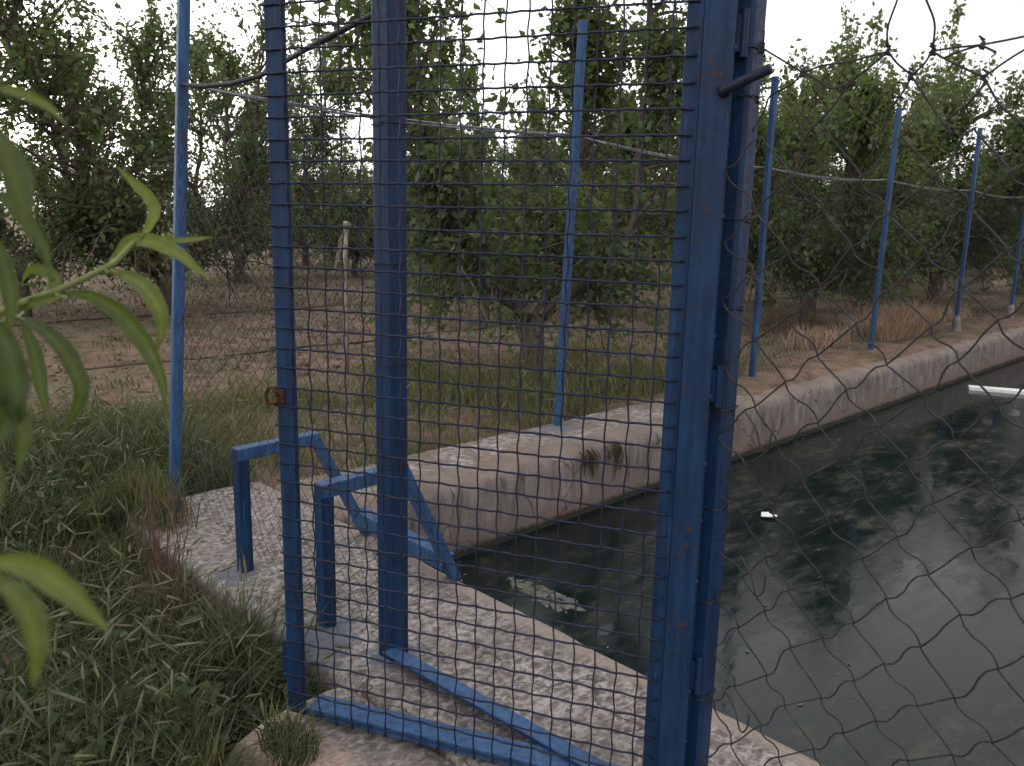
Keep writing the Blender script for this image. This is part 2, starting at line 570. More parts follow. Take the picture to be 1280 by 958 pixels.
def ground_z(u, v):
    u, v = np.asarray(u, float), np.asarray(v, float)
    far = smooth01(-v, 3.3, 4.7)
    z = -.145 * (1 - far) + -.07 * far
    amp = .045 * np.exp(-np.maximum(np.hypot(u, v) - 25, 0) / 20)
    z = z + (fbm(u * 1.1, v * 1.1, 3) - .5) * amp * 2 + (fbm(u * 6, v * 6, 9, 3) - .5) * amp * .7
    # shallow furrow along the tree rows
    z = z - .05 * np.exp(-((v + 8.2) / .35) ** 2) - .05 * np.exp(-((v + 11.7) / .4) ** 2)
    # soil washed over the outer half of the wall
    over = smooth01(u, 4.6, 6.2) * smooth01(-v, 3.16, 3.24) * (1 - smooth01(-v, 3.9, 4.6))
    lvl = .004 + .035 * fbm(u * 2.2, v * 5, 21) - .045 * (1 - smooth01(-v + .13 * fbm(u * 3, v * 0, 5), 3.25, 3.42))
    z = z * (1 - over) + lvl * over
    strip = ((v > WALL_OUT - .02) & (v < WALL_IN + .05)) & (over < .5)
    z = np.where(strip, np.minimum(z, -.12), z)
    under = (u > .85) & (u < 1.98) & (v > -3.72)
    z = np.where(under, np.minimum(z, -.25), z)
    pit = smooth01(u, 1.72, 1.80) * smooth01(v, -3.15, -3.115) * (1 - smooth01(u, POOL_U1 + .1, POOL_U1 + .25)) * (1 - smooth01(v, POOL_V1 + .1, POOL_V1 + .25))
    return z * (1 - pit) + -1.25 * pit


def axis(segments):
    out = [segments[0][0]]
    for a, b, d in segments:
        n = max(1, int(round((b - a) / d)))
        out.extend(list(np.linspace(a, b, n + 1)[1:]))
    return np.array(out)


gu = axis([(-400, -60, 40), (-60, -12, 4), (-12, -1, .5), (-1, 1.6, .09), (1.6, 2.1, .06), (2.1, 9, .1), (9, 18, .18), (18, 18.4, .1), (18.4, 40, .8), (40, 120, 8), (120, 400, 40)])
gv = axis([(-400, -80, 40), (-80, -30, 4), (-30, -13, .4), (-13, -5, .13), (-5, -3.8, .08), (-3.8, -3.0, .03), (-3.0, .5, .12), (.5, 6, .4), (6, 6.4, .1), (6.4, 60, 6), (60, 400, 40)])
GU, GV = np.meshgrid(gu, gv, indexing='ij')
GZ = ground_z(GU, GV)
P = GU[..., None] * dU + GV[..., None] * dV + GZ[..., None] * ZZ
nu, nv = GU.shape
idx = np.arange(nu * nv).reshape(nu, nv)
F = np.stack([idx[:-1, :-1], idx[:-1, 1:], idx[1:, 1:], idx[1:, :-1]], -1).reshape(-1, 4)
g = fast_mesh('ground', P.reshape(-1, 3), F, MAT['ground'], None, smooth=True)
tag(g, 'brown orchard soil with dry litter under the pear trees', 'ground', kind='structure')

# water
mb = MB()
us = np.linspace(1.86, POOL_U1 + .05, 30)
vs_ = np.linspace(-3.2, POOL_V1 + .05, 20)
vv = [W(u, v, WATER_Z) for u in us for v in vs_]
ff = [(i * 20 + j, i * 20 + j + 1, (i + 1) * 20 + j + 1, (i + 1) * 20 + j) for i in range(29) for j in range(19)]
mb.add(vv, ff)
o = mb.build('water', MAT['water'], smooth=True)
tag(o, 'murky dark water filling the concrete irrigation pool', 'water', kind='structure')


# ----------------------------------------------------------------- concrete pool
def sweep(mb, prof, a, b, axis_, n, amp, seed):
    """sweep a closed (offset, z) profile between a and b along u or v, roughened"""
    st = np.linspace(a, b, n)
    m = len(prof)
    vs, fs = [], []
    for s in st:
        for (q, z) in prof:
            p = W(s, q, z) if axis_ == 'u' else W(q, s, z)
            dn = mnoise.noise_vector(Vector(p) * 2.3 + Vector((seed, 0, 0))) * .6 + mnoise.noise_vector(Vector(p) * 9 + Vector((seed, 3, 0))) * .4
            vs.append(p + np.array(dn) * amp)
    for i in range(n - 1):
        for k in range(m):
            k2 = (k + 1) % m
            fs.append((i * m + k, i * m + k2, (i + 1) * m + k2, (i + 1) * m + k))
    fs.append(tuple(reversed(range(m))))
    fs.append(tuple((n - 1) * m + k for k in range(m)))
    mb.add(vs, fs)


def densify(prof, d):
    out = []
    for (a, b) in zip(prof, prof[1:] + prof[:1]):
        L = math.hypot(b[0] - a[0], b[1] - a[1])
        n = max(1, int(L / d))
        for i in range(n):
            out.append((a[0] + (b[0] - a[0]) * i / n, a[1] + (b[1] - a[1]) * i / n))
    return out


pool = thing('irrigation_pool', 'long concrete irrigation pool with a stained far wall beside the orchard', 'pool', W(1.6, -3.4, -.2))
mb = MB()
wp = [(-3.70, -1.1), (-3.70, -.03), (-3.675, -.004), (-3.24, .0), (-3.17, -.006), (-3.115, -.03), (-3.10, -.075), (-3.09, -.42), (-3.085, -1.1)]
sweep(mb, densify(wp, .07), 1.93, 18.4, 'u', 260, .012, 1.0)
mb.build('wall', MAT['wall'], pool, smooth=True)
mb = MB()
sp = [(1.21, -.40), (1.205, -.05), (1.225, -.012), (1.26, 0.0), (1.89, 0.0), (1.92, -.012), (1.932, -.05), (1.935, -1.1), (1.70, -1.1), (1.65, -.40)]
sweep(mb, densify(sp, .06), -3.80, 4.5, 'v', 150, .011, 5.0)
mb.build('slab', MAT['slab'], pool, smooth=True)
# raised step in front of the gate
mb = MB()
ap = [(.74, -.45), (.75, -.19), (.79, -.10), (.85, -.045), (.94, -.010), (1.02, -.004), (1.20, -.006), (1.23, -.06), (1.23, -.45)]
prof = densify(ap, .05)
st = np.concatenate([np.linspace(-1.985, -1.9, 8), np.linspace(-1.86, 1.2, 45)])
vs2, fs2 = [], []
m = len(prof)
for i, s in enumerate(st):
    drop = .10 * max(0.0, 1 - (s + 1.985) / .09) ** 1.7
    sh = .10 * max(0.0, 1 - (s + 1.985) / .16) ** 2
    for (q, z) in prof:
        qq = q + sh * (1.2 - q) * 1.2
        p = W(qq, s, z - drop)
        dn = mnoise.noise_vector(Vector(p) * 5) * .6 + mnoise.noise_vector(Vector(p) * 16) * .4
        vs2.append(p + np.array(dn) * .014)
for i in range(len(st) - 1):
    for k in range(m):
        k2 = (k + 1) % m
        fs2.append((i * m + k, i * m + k2, (i + 1) * m + k2, (i + 1) * m + k))
fs2.append(tuple(reversed(range(m))))
mb.add(vs2, fs2)
mb.build('step', MAT['slab'], pool, smooth=True)
# jagged crack with a dead root in the far wall
mb = MB()
cr = [(5.24, .0), (5.30, -.07), (5.27, -.15), (5.31, -.24), (5.28, -.33), (5.30, -.40)]
mb.tube([W(u, -3.098, z) for u, z in cr], [.022, .018, .012, .010, .009, .006], 6)
mb.tube([W(5.40, -3.10, .02), W(5.33, -3.095, -.03), W(5.29, -3.095, -.09)], [.012, .014, .01], 6)
mb.tube([W(5.17, -3.10, .01), W(5.22, -3.095, -.04), W(5.28, -3.095, -.09)], [.010, .012, .01], 6)
mb.build('crack', MAT['stem_dry'], pool, smooth=True)
# dead weeds hanging over the pool wall
for (uc, wd, ln) in ((3.70, .05, .17), (3.96, .035, .19)):
    t = thing('hanging_weed', 'olive dead weed hanging down the pool wall, %s' % ('the broader left clump of two' if wd > .04 else 'the narrow right clump of two'), 'weed', W(uc, -3.09, -.06), 'dead weeds on the pool wall')
    mb = MB()
    for k in range(26):
        a = uc + random.gauss(0, wd) * (1 if k % 3 else 1.5)
        z0 = -.04 - random.random() * .04
        L = ln * random.uniform(.15, 1.05) * (1 - .5 * min(1, abs(a - uc) / (2 * wd)))
        pts = [W(a, -3.12, z0 + .035), W(a, -3.085, z0), W(a + random.gauss(0, .012), -3.083, z0 - L * .5), W(a + random.gauss(0, .02), -3.08, z0 - L)]
        mb.tube(pts, [.002, .0034, .0028, .001], 4)
    mb.build('stems', MAT['moss'], t)

# ----------------------------------------------------------------- gate leaf
GP0 = np.array([-.5961, 2.0272, 0.0])
gd = np.array([math.cos(-.3317), math.sin(-.3317), 0])
gn = np.array([gd[1], -gd[0], 0])


def G(w, n, z):
    return GP0 + gd * w + gn * n + ZZ * z


gate = thing('steel_gate', 'tall blue steel gate leaf of welded square wire mesh, standing ajar on the concrete step', 'gate', GP0 + gd * .5)
mb = MB()   # free stile: angle iron
mb.box(G(.0275, -.006, 1.06), gd * .0275, gn * .003, ZZ * 1.045)
mb.box(G(.003, -.032, 1.06), gd * .003, gn * .0225, ZZ * 1.045)
mb.build('stile', MAT['blue'], gate, bevel=.0015)
mb = MB()   # hinge stile: strip + tube
mb.box(G(.992, -.007, 1.06), gd * .018, gn * .003, ZZ * 1.045)
mb.box(G(1.040, -.012, 1.00), gd * .030, gn * .024, ZZ * 1.16)
mb.build('stile', MAT['blue'], gate, bevel=.004)
mb = MB()
mb.box(G(.52, -.040, .0345), gd * .462, gn * .036, ZZ * .003)
mb.box(G(.52, -.0065, .026), gd * .462, gn * .003, ZZ * .012)
mb.build('bottom_rail', MAT['blue_post_and_lit'], gate, bevel=.001)
mb = MB()
mb.box(G(.52, -.030, 2.095), gd * .462, gn * .026, ZZ * .003)
mb.box(G(.52, -.0065, 2.075), gd * .462, gn * .003, ZZ * .025)
mb.build('top_rail', MAT['blue'], gate, bevel=.001)
mb = MB()
for j in range(42):
    z = .03 + .05 * j
    pts = []
    zj = rng.normal(0, .0008)
    for i in range(81):
        w = -.007 + 1.006 * i / 80
        k = w / .05
        s = math.cos(math.pi * (k + j))
        pts.append(G(w, .0005 + .0020 * s, z + zj + .0006 * math.sin(w * 7 + j * 1.7) + .0009 * math.sin(2 * math.pi * k + j)))
    mb.tube(pts, .0027, 5)
for i in range(1, 20):
    w0 = .05 * i
    pts = []
    for q in range(170):
        z = .012 + 2.075 * q / 169
        k = (z - .03) / .05
        s = -math.cos(math.pi * (k + i))
        pts.append(G(w0 + .0018 * math.sin(math.pi * k * 1.0 + i * .8) + .0010 * math.sin(z * 5 + i), .0005 + .0016 * s, z))
    mb.tube(pts, .0020, 5)
mb.build('wire_mesh', MAT['wire'], gate, smooth=True)
mb = MB()
mb.box(G(-.012, -.022, .155), gd * .014, gn * .004, ZZ * .057)
mb.build('latch_plate', MAT['blue'], gate, bevel=.001)
mb = MB()   # rusty latch ring
pts = []
for i in range(25):
    q = 2 * math.pi * i / 24
    pts.append(G(-.012 + .0165 * math.cos(q), .004 + .004 * math.sin(q * 2), .905 + .021 * math.sin(q)))
mb.tube(pts, .0046, 8)
mb.box(G(.010, -.001, .903), gd * .013, gn * .0028, ZZ * .020)
mb.build('latch_ring', MAT['rust'], gate, smooth=True)
mb = MB()   # round stub rod welded to the hinge stile
mb.tube([G(1.052, .012, 1.607), G(1.062, .020, 1.612), G(1.10, .034, 1.626), G(1.142, .050, 1.642)], [.0125, .0105, .0098, .0095], 12)
mb.build('stub_rod', MAT['wire'], gate, smooth=True)
for z in (.35, 1.02, 1.72):
    mb = MB()
    mb.tube([G(1.084, -.022, z - .045), G(1.084, -.022, z + .045)], .009, 12)
    mb.box(G(1.074, -.022, z), gd * .008, gn * .006, ZZ * .035)
    mb.build('hinge', MAT['blue'], gate, smooth=False, bevel=.001)
for k in range(15):   # weld beads down the stile
    mb = MB()
    z = .18 + k * .135 + random.uniform(-.03, .03)
    mb.ball(G(1.069 + random.uniform(-.002, .002), .006 + random.uniform(-.006, .004), z), random.uniform(.003, .006), 7, 5, 1.5)
    mb.build('weld_bead', MAT['blue'], gate, smooth=True)

# ----------------------------------------------------------------- gate frame
fd = nrm(W(1.472, -1.178) - W(1.395, -1.895))
fn = np.array([-fd[1], fd[0], 0.0])
if np.dot(fn, dU) < 0:
    fn = -fn
frame = thing('gate_frame', 'blue steel gate frame of two square posts and a floor sill', 'gate frame', W(1.45, -1.4))
lp, rp = W(1.40, -1.935), W(1.538, -.928)
mb = MB()
mb.box(lp + ZZ * 1.25, fd * .034, fn * .034, ZZ * 1.40)
post = mb.build('post', MAT['blue'], frame, bevel=.005)
mb = MB()
mb.box(rp + ZZ * 1.20, fd * .031, fn * .031, ZZ * 1.45)
post_r = mb.build('post', MAT['blue'], frame, bevel=.008)
mb = MB()
a, b = W(1.360, -1.905), W(1.420, -.99)
sn = nrm(np.cross(ZZ, b - a))
sn = sn if np.dot(sn, dU) > 0 else -sn
mb.bar(a + ZZ * .046, b + ZZ * .046, sn, .050, .006)
mb.bar(a + ZZ * .021 + sn * .021, b + ZZ * .021 + sn * .021, sn, .006, .044)
mb.build('sill', MAT['blue_post_and_lit'], frame, bevel=.001)


def wire_loop(mb, c, ax, ay, half, z, r, turns=1.6, tail=.06):
    pts = []
    n = 26
    for i in range(n):
        q = 2 * math.pi * turns * i / n + random.random() * .1
        k = half * 1.08 / max(abs(math.cos(q)), abs(math.sin(q)), .74)
        pts.append(c + ax * k * math.cos(q) + ay * k * math.sin(q) + ZZ * (z + .012 * i / n + random.gauss(0, .0015)))
    q = 2 * math.pi * turns
    pts.append(pts[-1] + (ax * math.cos(q + 1.2) + ay * math.sin(q + 1.2)) * tail * .6 + ZZ * random.uniform(-.03, .03))
    mb.tube(pts, r, 4)


for (pc, po, half, zs) in ((lp, post, .034, (.33, .62, .93, 1.22, 1.60)), (rp, post_r, .031, (.28, .52, .74, .96, 1.18, 1.36, 1.60, 1.69))):
    off = np.array(frame['_o'])
    for z in zs:
        mb = MB()
        wire_loop(mb, pc, fd, fn, half, z, .0018)
        o = mesh_obj('tie_wire', np.array(mb.v) - off, mb.f, MAT['rusty_wire'], po, None, True)

# ----------------------------------------------------------------- netting
def netting(mb, fn_pt, length, z0, z1, pitch, r, jit, warp, seed, sides=3, sub=3, keep=None):
    row = pitch / 2
    n = int(length / pitch) + 1
    rows = int((z1 - z0) / row)
    rg = np.random.default_rng(seed)
    jx = rg.normal(0, jit, (n + 2, rows + 1))
    jz = rg.normal(0, jit, (n + 2, rows + 1))

    def node(i, j):
        # shared by two neighbouring wires
        par = j % 2
        x = (i + (.5 if par else 0.0)) * pitch
        z = z0 + j * row
        a = min(max(i, 0), n + 1)
        x += jx[a, j]
        z += jz[a, j]
        x += warp * (mnoise.noise(Vector((x * 1.7, z * 1.7, seed))))
        z += warp * (mnoise.noise(Vector((x * 1.7, z * 1.7, seed + 9.3))))
        return x, z
    for i in range(n):
        run = []
        for j in range(rows):
            # wire i swings right on odd rows, left on even rows
            x0, zz0 = node(i, j)
            x1, zz1 = node(i, j + 1)
            if j % 2 == 1:
                pass
            ok = keep is None or keep((x0 + x1) / 2, (zz0 + zz1) / 2)
            if not ok:
                if len(run) > 1:
                    mb.tube(run, r, sides, False)
                run = []
                continue
            side = (1 if j % 2 else -1)
            if not run:
                run.append(fn_pt(x0, zz0, side * r))
            for q in range(1, sub + 1):
                t = q / sub
                bow = .07 * pitch * math.sin(2 * math.pi * t) * (1 if jit > .002 else .3)
                run.append(fn_pt(x0 + (x1 - x0) * t + bow * .6, zz0 + (zz1 - zz0) * t + bow * (.5 if j % 2 else -.5), (side if t < .5 else -side) * r))
        if len(run) > 1:
            mb.tube(run, r, sides, False)
        # the mirrored wire that hooks into it
        run = []
        for j in range(rows):
            if j % 2 == 0:
                x0, zz0 = node(i + 1, j)
                x1, zz1 = node(i, j + 1)
            else:
                x0, zz0 = node(i, j)
                x1, zz1 = node(i + 1, j + 1)
            ok = keep is None or keep((x0 + x1) / 2, (zz0 + zz1) / 2)
            if not ok:
                if len(run) > 1:
                    mb.tube(run, r, sides, False)
                run = []
                continue
            side = (-1 if j % 2 else 1)
            if not run:
                run.append(fn_pt(x0, zz0, side * r))
            for q in range(1, sub + 1):
                t = q / sub
                bow = .07 * pitch * math.sin(2 * math.pi * t) * (1 if jit > .002 else .3)
                run.append(fn_pt(x0 + (x1 - x0) * t + bow * .6, zz0 + (zz1 - zz0) * t + bow * (.5 if j % 2 else -.5), (side if t < .5 else -side) * r))
        if len(run) > 1:
            mb.tube(run, r, sides, False)


# far fence on the pool wall
V0 = -3.63
POSTS = [1.40, 4.0, 6.55, 9.08, 11.78, 14.2, 16.7]
fence = thing('chain_link_fence', 'long chain-link fence on blue posts set in the far pool wall', 'fence', W(1.4, V0))
LEAN = [(.155 / 2.0, 0.0, 2.75), (.040, .003, 2.58), (-.004, 0, 2.56), (.013, .006, 2.58), (.026, -.01, 2.62), (.015, 0, 2.58), (.02, 0, 2.55)]
for (u, (lu, lv, h)) in zip(POSTS, LEAN):
    mb = MB()
    a = W(u - .1 * lu, V0 - .1 * lv, -.10)
    b = W(u + h * lu, V0 + h * lv, h)
    mb.bar(a, b, nrm(dU + .15 * dV), .047, .047)
    p = mb.build('post', MAT['blue_post_and_lit'], fence, bevel=.006)
    if u > 11:
        mb = MB()
        c = W(u, V0 + .005, 0)
        rr = np.linspace(0, 1, 6)
        mb.tube([c + ZZ * (-.08 + .30 * t) + dU * .03 * math.sin(5 * t + u) for t in rr], [.065, .06, .062, .055, .048, .036], 9)
        off = np.array(fence['_o'])
        mesh_obj('footing', np.array(mb.v) - off, mb.f, MAT['footing'], p, None, True)
mb = MB()
netting(mb, lambda x, z, n: W(1.42 + x + .155 / 2 * z * max(0, 1 - x / 2.3), V0 + .03 + n, z), 15.2, .03, 1.86, .075, .00115, .0015, .02, 5, 3, 1)
mb.build('wire_mesh', MAT['rusty_wire'], fence)
mb = MB()
tops = [(1.4 + .155 * .95, 1.895), (4.0 + .075, 1.895), (6.55, 1.83), (9.10, 1.85), (11.82, 1.845), (14.22, 1.84), (16.7, 1.83)]
for rep in range(2):
    pts = []
    for (ua, za), (ub, zb) in zip(tops[:-1], tops[1:]):
        for i in range(10):
            t = i / 10
            sag = -.035 * 4 * t * (1 - t) * (1 + .4 * rep)
            pts.append(W(ua + (ub - ua) * t, V0 - .03 + .006 * math.sin(40 * t + rep * 3), za + (zb - za) * t + sag + .004 * math.sin(31 * t + rep * 3.14)))
    pts.append(W(tops[-1][0], V0 - .03, tops[-1][1]))
    mb.tube(pts, .0055, 5)
mb.build('tension_wire', MAT['grey_wire'], fence, smooth=True)

# return panel between the corner post and the gate frame
panel = thing('chain_link_fence', 'fine rusty chain-link panel between the leaning corner post and the left gate-frame post', 'fence', W(1.4, -2.8))
mb = MB()
netting(mb, lambda x, z, n: W(1.40 + n + .07 * z * (1 - x / 1.7), -3.61 + x, z), 1.62, .04, 1.80, .075, .00105, .005, .09, 8, 3, 2)
mb.build('wire_mesh', MAT['rusty_wire'], panel)
mb = MB()
cab = [(1.556, -3.72, 1.900), (1.543, -3.66, 1.893), (1.52, -3.37, 1.855), (1.493, -3.06, 1.833), (1.471, -2.80, 1.830), (1.455, -2.60, 1.851), (1.43, -2.33, 1.879), (1.408, -1.99, 1.908), (1.40, -1.93, 1.915)]
mb.tube([W(*c) for c in cab], .0085, 7)
mb.tube([W(u + .004, v, z + .007 * math.sin(v * 60)) for u, v, z in cab[1:-1]], .005, 5)
mb.build('stay_cable', MAT['rusty_wire'], panel, smooth=True)

# torn fence to the right of the gate
torn = thing('torn_fence', 'torn and sagging large-mesh wire fence right of the gate, in front of the water', 'fence', W(1.5, -.5))
NET = [
[(-0.865, 1.688), (-0.866, 1.721)] ,
[(-0.881, 1.698), (-0.865, 1.688), (-0.821, 1.661), (-0.779, 1.635)] ,
[(-0.779, 1.635), (-0.745, 1.644), (-0.694, 1.645), (-0.659, 1.65), (-0.625, 1.654)] ,
[(-0.625, 1.654), (-0.63, 1.692), (-0.618, 1.735), (-0.613, 1.766)] ,
[(-0.625, 1.654), (-0.653, 1.634), (-0.687, 1.609), (-0.722, 1.564), (-0.754, 1.532), (-0.776, 1.493)] ,
[(-0.625, 1.654), (-0.609, 1.634), (-0.583, 1.612)] ,
[(-0.779, 1.635), (-0.805, 1.615), (-0.842, 1.599), (-0.851, 1.574), (-0.873, 1.535)] ,
[(-0.779, 1.635), (-0.751, 1.62), (-0.722, 1.603), (-0.687, 1.609)] ,
[(-0.581, 1.609), (-0.562, 1.627), (-0.551, 1.645)] ,
[(-0.581, 1.609), (-0.593, 1.585), (-0.61, 1.56), (-0.624, 1.521), (-0.64, 1.474)] ,
[(-0.581, 1.609), (-0.556, 1.575), (-0.537, 1.55), (-0.505, 1.508)] ,
[(-0.551, 1.645), (-0.552, 1.688), (-0.57, 1.728), (-0.584, 1.761)] ,
[(-0.551, 1.645), (-0.515, 1.646), (-0.477, 1.645), (-0.418, 1.649), (-0.366, 1.656)] ,
[(-0.477, 1.645), (-0.453, 1.631)] ,
[(-0.551, 1.645), (-0.532, 1.632), (-0.499, 1.613), (-0.466, 1.595)] ,
[(-0.466, 1.595), (-0.441, 1.613), (-0.41, 1.631), (-0.365, 1.65)] ,
[(-0.466, 1.595), (-0.466, 1.582), (-0.486, 1.557), (-0.514, 1.533), (-0.505, 1.508)] ,
[(-0.466, 1.595), (-0.439, 1.553), (-0.407, 1.524), (-0.376, 1.495)] ,
[(-0.477, 1.645), (-0.508, 1.639), (-0.532, 1.632)] ,
]


def keep_r(x, z):
    v = -.90 + x
    if z > 1.50:
        return False
    hole = mnoise.noise(Vector((v * 3.1, z * 3.1, 4.2)))
    if hole > .6 and z > .25:
        return False
    # the sheet has come away from the post in mid height
    if v < -.62 and .72 < z < 1.36 and mnoise.noise(Vector((v * 7, z * 5, 1.0))) > .3:
        return False
    return True


mb = MB()
netting(mb, lambda x, z, n: W(1.50 + n + .035 * math.sin(z * 3.1 + x * 2) + .02 * math.sin(x * 5), -.90 + x, z), 2.5, .035, 1.56, .128, .0019, .006, .055, 12, 5, 5, keep_r)
mb.build('wire_mesh', MAT['rusty_wire'], torn, smooth=True)


def spline(pts, n=6):
    pts = [np.asarray(p, float) for p in pts]
    if len(pts) < 3:
        return [pts[0] + (pts[1] - pts[0]) * i / n for i in range(n + 1)]
    ext = [2 * pts[0] - pts[1]] + pts + [2 * pts[-1] - pts[-2]]
    out = []
    for i in range(1, len(ext) - 2):
        p0, p1, p2, p3 = ext[i - 1:i + 3]
        for k in range(n):
            t = k / n
            out.append(.5 * (2 * p1 + (p2 - p0) * t + (2 * p0 - 5 * p1 + 4 * p2 - p3) * t * t + (3 * p1 - p0 - 3 * p2 + p3) * t ** 3))
    out.append(pts[-1])
    return out


mb = MB()
for s in NET:
    mb.tube(spline([W(1.5 + .006 * math.sin(9 * v + 5 * z), v, z) for v, z in s], 5), .0019, 5)
for (v, z) in ((-.865, 1.688), (-.779, 1.635), (-.625, 1.654), (-.581, 1.609), (-.551, 1.645), (-.477, 1.646), (-.466, 1.595)):
    for k in range(3):
        a = random.random() * 3
        mb.tube([W(1.5 + .004 * math.cos(a + t * 2), v + .0045 * math.cos(a + t * 2.2), z - .007 + .005 * t) for t in range(5)], .0019, 4)
mb.build('loose_strand', MAT['rusty_wire'], torn, smooth=True)
for (v0, z0) in ((-.80, .30), (-.79, .62), (-.805, .93)):   # bent wire curls hanging by the post
    mb = MB()
    pts = [W(1.49, v0 - .03, z0 + .05), W(1.485, v0, z0 + .02), W(1.48, v0 + .02, z0 - .02), W(1.48, v0 + .035, z0 - .005), W(1.485, v0 + .035, z0 + .025)]
    mb.tube(spline(pts, 5), .002, 5)
    mb.build('loose_strand', MAT['rusty_wire'], torn, smooth=True)

# ----------------------------------------------------------------- blue steel stand
stand = thing('steel_stand', 'low blue steel stand of two bent trestle legs standing on the slab behind the gate', 'stand', W(1.6, -2.5))
for (v, hgt) in ((-2.82, .495), (-2.235, .505)):
    mb = MB()
    mb.box(W(1.345, v, (hgt - .02) / 2), dU * .024, dV * .024, ZZ * (hgt + .02) / 2)
    mb.build('leg', MAT['blue'], stand, bevel=.004)
    mb = MB()
    mb.bar(W(1.322, v, hgt - .024), W(1.672, v, hgt - .018), dV, .050, .048)
    mb.build('top_bar', MAT['blue_post_and_lit'], stand, bevel=.004)
    mb = MB()
    mb.bar(W(1.655, v, hgt - .01), W(1.905, v, .005), dV, .052, .036)
    mb.build('brace', MAT['blue_post_and_lit'], stand, bevel=.004)
mb = MB()
mb.bar(W(1.868, -2.83, .125), W(1.868, -2.225, .105), dU, .060, .006)
mb.bar(W(1.838, -2.83, .098), W(1.838, -2.225, .078), dU, .006, .05)
mb.build('crossbar', MAT['blue_post_and_lit'], stand, bevel=.001)

# ----------------------------------------------------------------- things in the water
mb = MB()
pp = [(-.045, .006), (-.02, .02), (.0, .008), (.03, .016), (.05, .004), (.02, -.014), (-.015, -.02)]
c = W(4.48, -2.30, WATER_Z + .006)
vs3 = [c + dV * a * 1.15 + dU * b * 2.6 + ZZ * (.004 + .014 * abs(math.sin(a * 90 + b * 60))) for a, b in pp]
vs3b = [p - ZZ * .004 for p in vs3]
cen = c + ZZ * .022
mb.add(vs3 + [cen], [(i, (i + 1) % 7, 7) for i in range(7)])
mb.add(vs3b, [tuple(reversed(range(7)))])
for i in range(7):
    k = (i + 1) % 7
    mb.add([vs3[i], vs3b[i], vs3b[k], vs3[k]], [(0, 1, 2, 3)])
o = mb.build('paper_scrap', MAT['white'], loc=c)
tag(o, 'small crumpled white scrap floating on the dark water right of the gate', 'litter')

mb = MB()
a, b = W(9.98, -2.86, WATER_Z + .015), W(10.75, -1.1, WATER_Z + .02)
mb.bar(a, b, nrm(np.cross(b - a, ZZ)), .13, .045)
o = mb.build('floating_plank', MAT['white'], loc=a, bevel=.006)
tag(o, 'long white plank floating at the right edge of the water', 'plank')

mb = MB()   # pale lumpy patch on the water, seen through the gate mesh
def pale_patch(mb, cu, cv, lu, lv, seed, h=.022):
    n = 60
    vs4, fs4 = [], []
    K = 16
    for k in range(K + 1):
        for i in range(n):
            q = 2 * math.pi * i / n
            rad = (k / K) * (1 + .38 * mnoise.noise(Vector((math.cos(q) * 1.6, math.sin(q) * 1.6, seed))) + .15 * mnoise.noise(Vector((math.cos(q) * 5, math.sin(q) * 5, seed))))
            u, v = cu + lu * rad * math.cos(q), cv + lv * rad * math.sin(q)
            zz = h * max(0, 1 - (k / K) ** 3) * (.1 + 1.3 * abs(mnoise.noise(Vector((u * 13, v * 13, seed)))) + .7 * abs(mnoise.noise(Vector((u * 34, v * 34, seed))))) - .006
            if k == K:
                zz = -.01
            vs4.append(W(u, v, WATER_Z + zz))
    for k in range(K):
        for i in range(n):
            i2 = (i + 1) % n
            fs4.append((k * n + i, k * n + i2, (k + 1) * n + i2, (k + 1) * n + i))
    mb.add(vs4, fs4)
pale_patch(mb, 2.68, -2.46, .10, .27, 3.0)
o = mb.build('water_patch', MAT['pale_patch'], loc=W(2.68, -2.46, WATER_Z), smooth=True)
tag(o, 'pale lumpy patch on the dark water seen low through the gate mesh', 'pale_patch')

# scattered leaves and bits drifting on the water: nobody could count them
mb = MB()
rg = np.random.default_rng(5)
cnt = 0
while cnt < 300:
    u, v = rg.uniform(2.0, 13), rg.uniform(-3.05, 2.2)
    dens = fbm(np.array([u * .8]), np.array([v * 1.2]), 31)[0]
    edge = math.exp(-(v + 3.1) / .35) + math.exp(-(u - 1.95) / .2)
    if rg.random() > (dens - .47) * 4 + .5 * edge:
        continue
    cnt += 1
    L = rg.uniform(.005, .016) * (1.6 if rg.random() < .1 else 1)
    q = rg.uniform(0, 6.28)
    d1 = np.array([math.cos(q), math.sin(q), 0])
    d2 = np.array([-d1[1], d1[0], 0])
    c = W(u, v, WATER_Z + .003)
    mb.add([c - d1 * L, c + d2 * L * .45 + ZZ * .002, c + d1 * L, c - d2 * L * .45], [(0, 3, 2, 1)])
o = mb.build('drifting_litter', MAT['litter'], loc=W(5, -1.5, WATER_Z))
tag(o, 'small leaves and bits of litter drifting on the dark water', 'litter', kind='stuff')

# dark tubes standing in for furrow shadows, and stake in the orchard
for (v, u0, u1, lab) in ((-8.2, -8, 30, 'dark tube drawn as the shadow of the nearer furrow of bare soil left of the gate'), (-11.75, -10, 30, 'dark tube drawn as the furrow shadow along the farther tree row left of the gate')):
    uu = np.linspace(u0, u1, 90)
    vv = v + .12 * np.array([mnoise.noise(Vector((x * .35, v, 0))) for x in uu]) * 3
    zz = ground_z(uu, vv) + .006
    mb = MB()
    mb.tube([W(a, b, c) for a, b, c in zip(uu, vv, zz)], .014, 6)
    o = mb.build('furrow_shadow_line', MAT['furrow_shadow'], loc=W(0, v, -.1), smooth=True)
    tag(o, lab, 'furrow_shadow', 'furrow shadow lines in the orchard')
sb = W(4.05, -6.28, -.10)
st_ = thing('wooden_stake', 'thin pale wooden stake with a frayed top, left of the gate-frame post', 'stake', sb)
mb = MB()
mb.tube([sb, sb + ZZ * .5 + dV * .012, sb + ZZ * 1.0 + dV * .0, sb + ZZ * 1.34 + dV * .022], [.022, .019, .021, .024], 7)
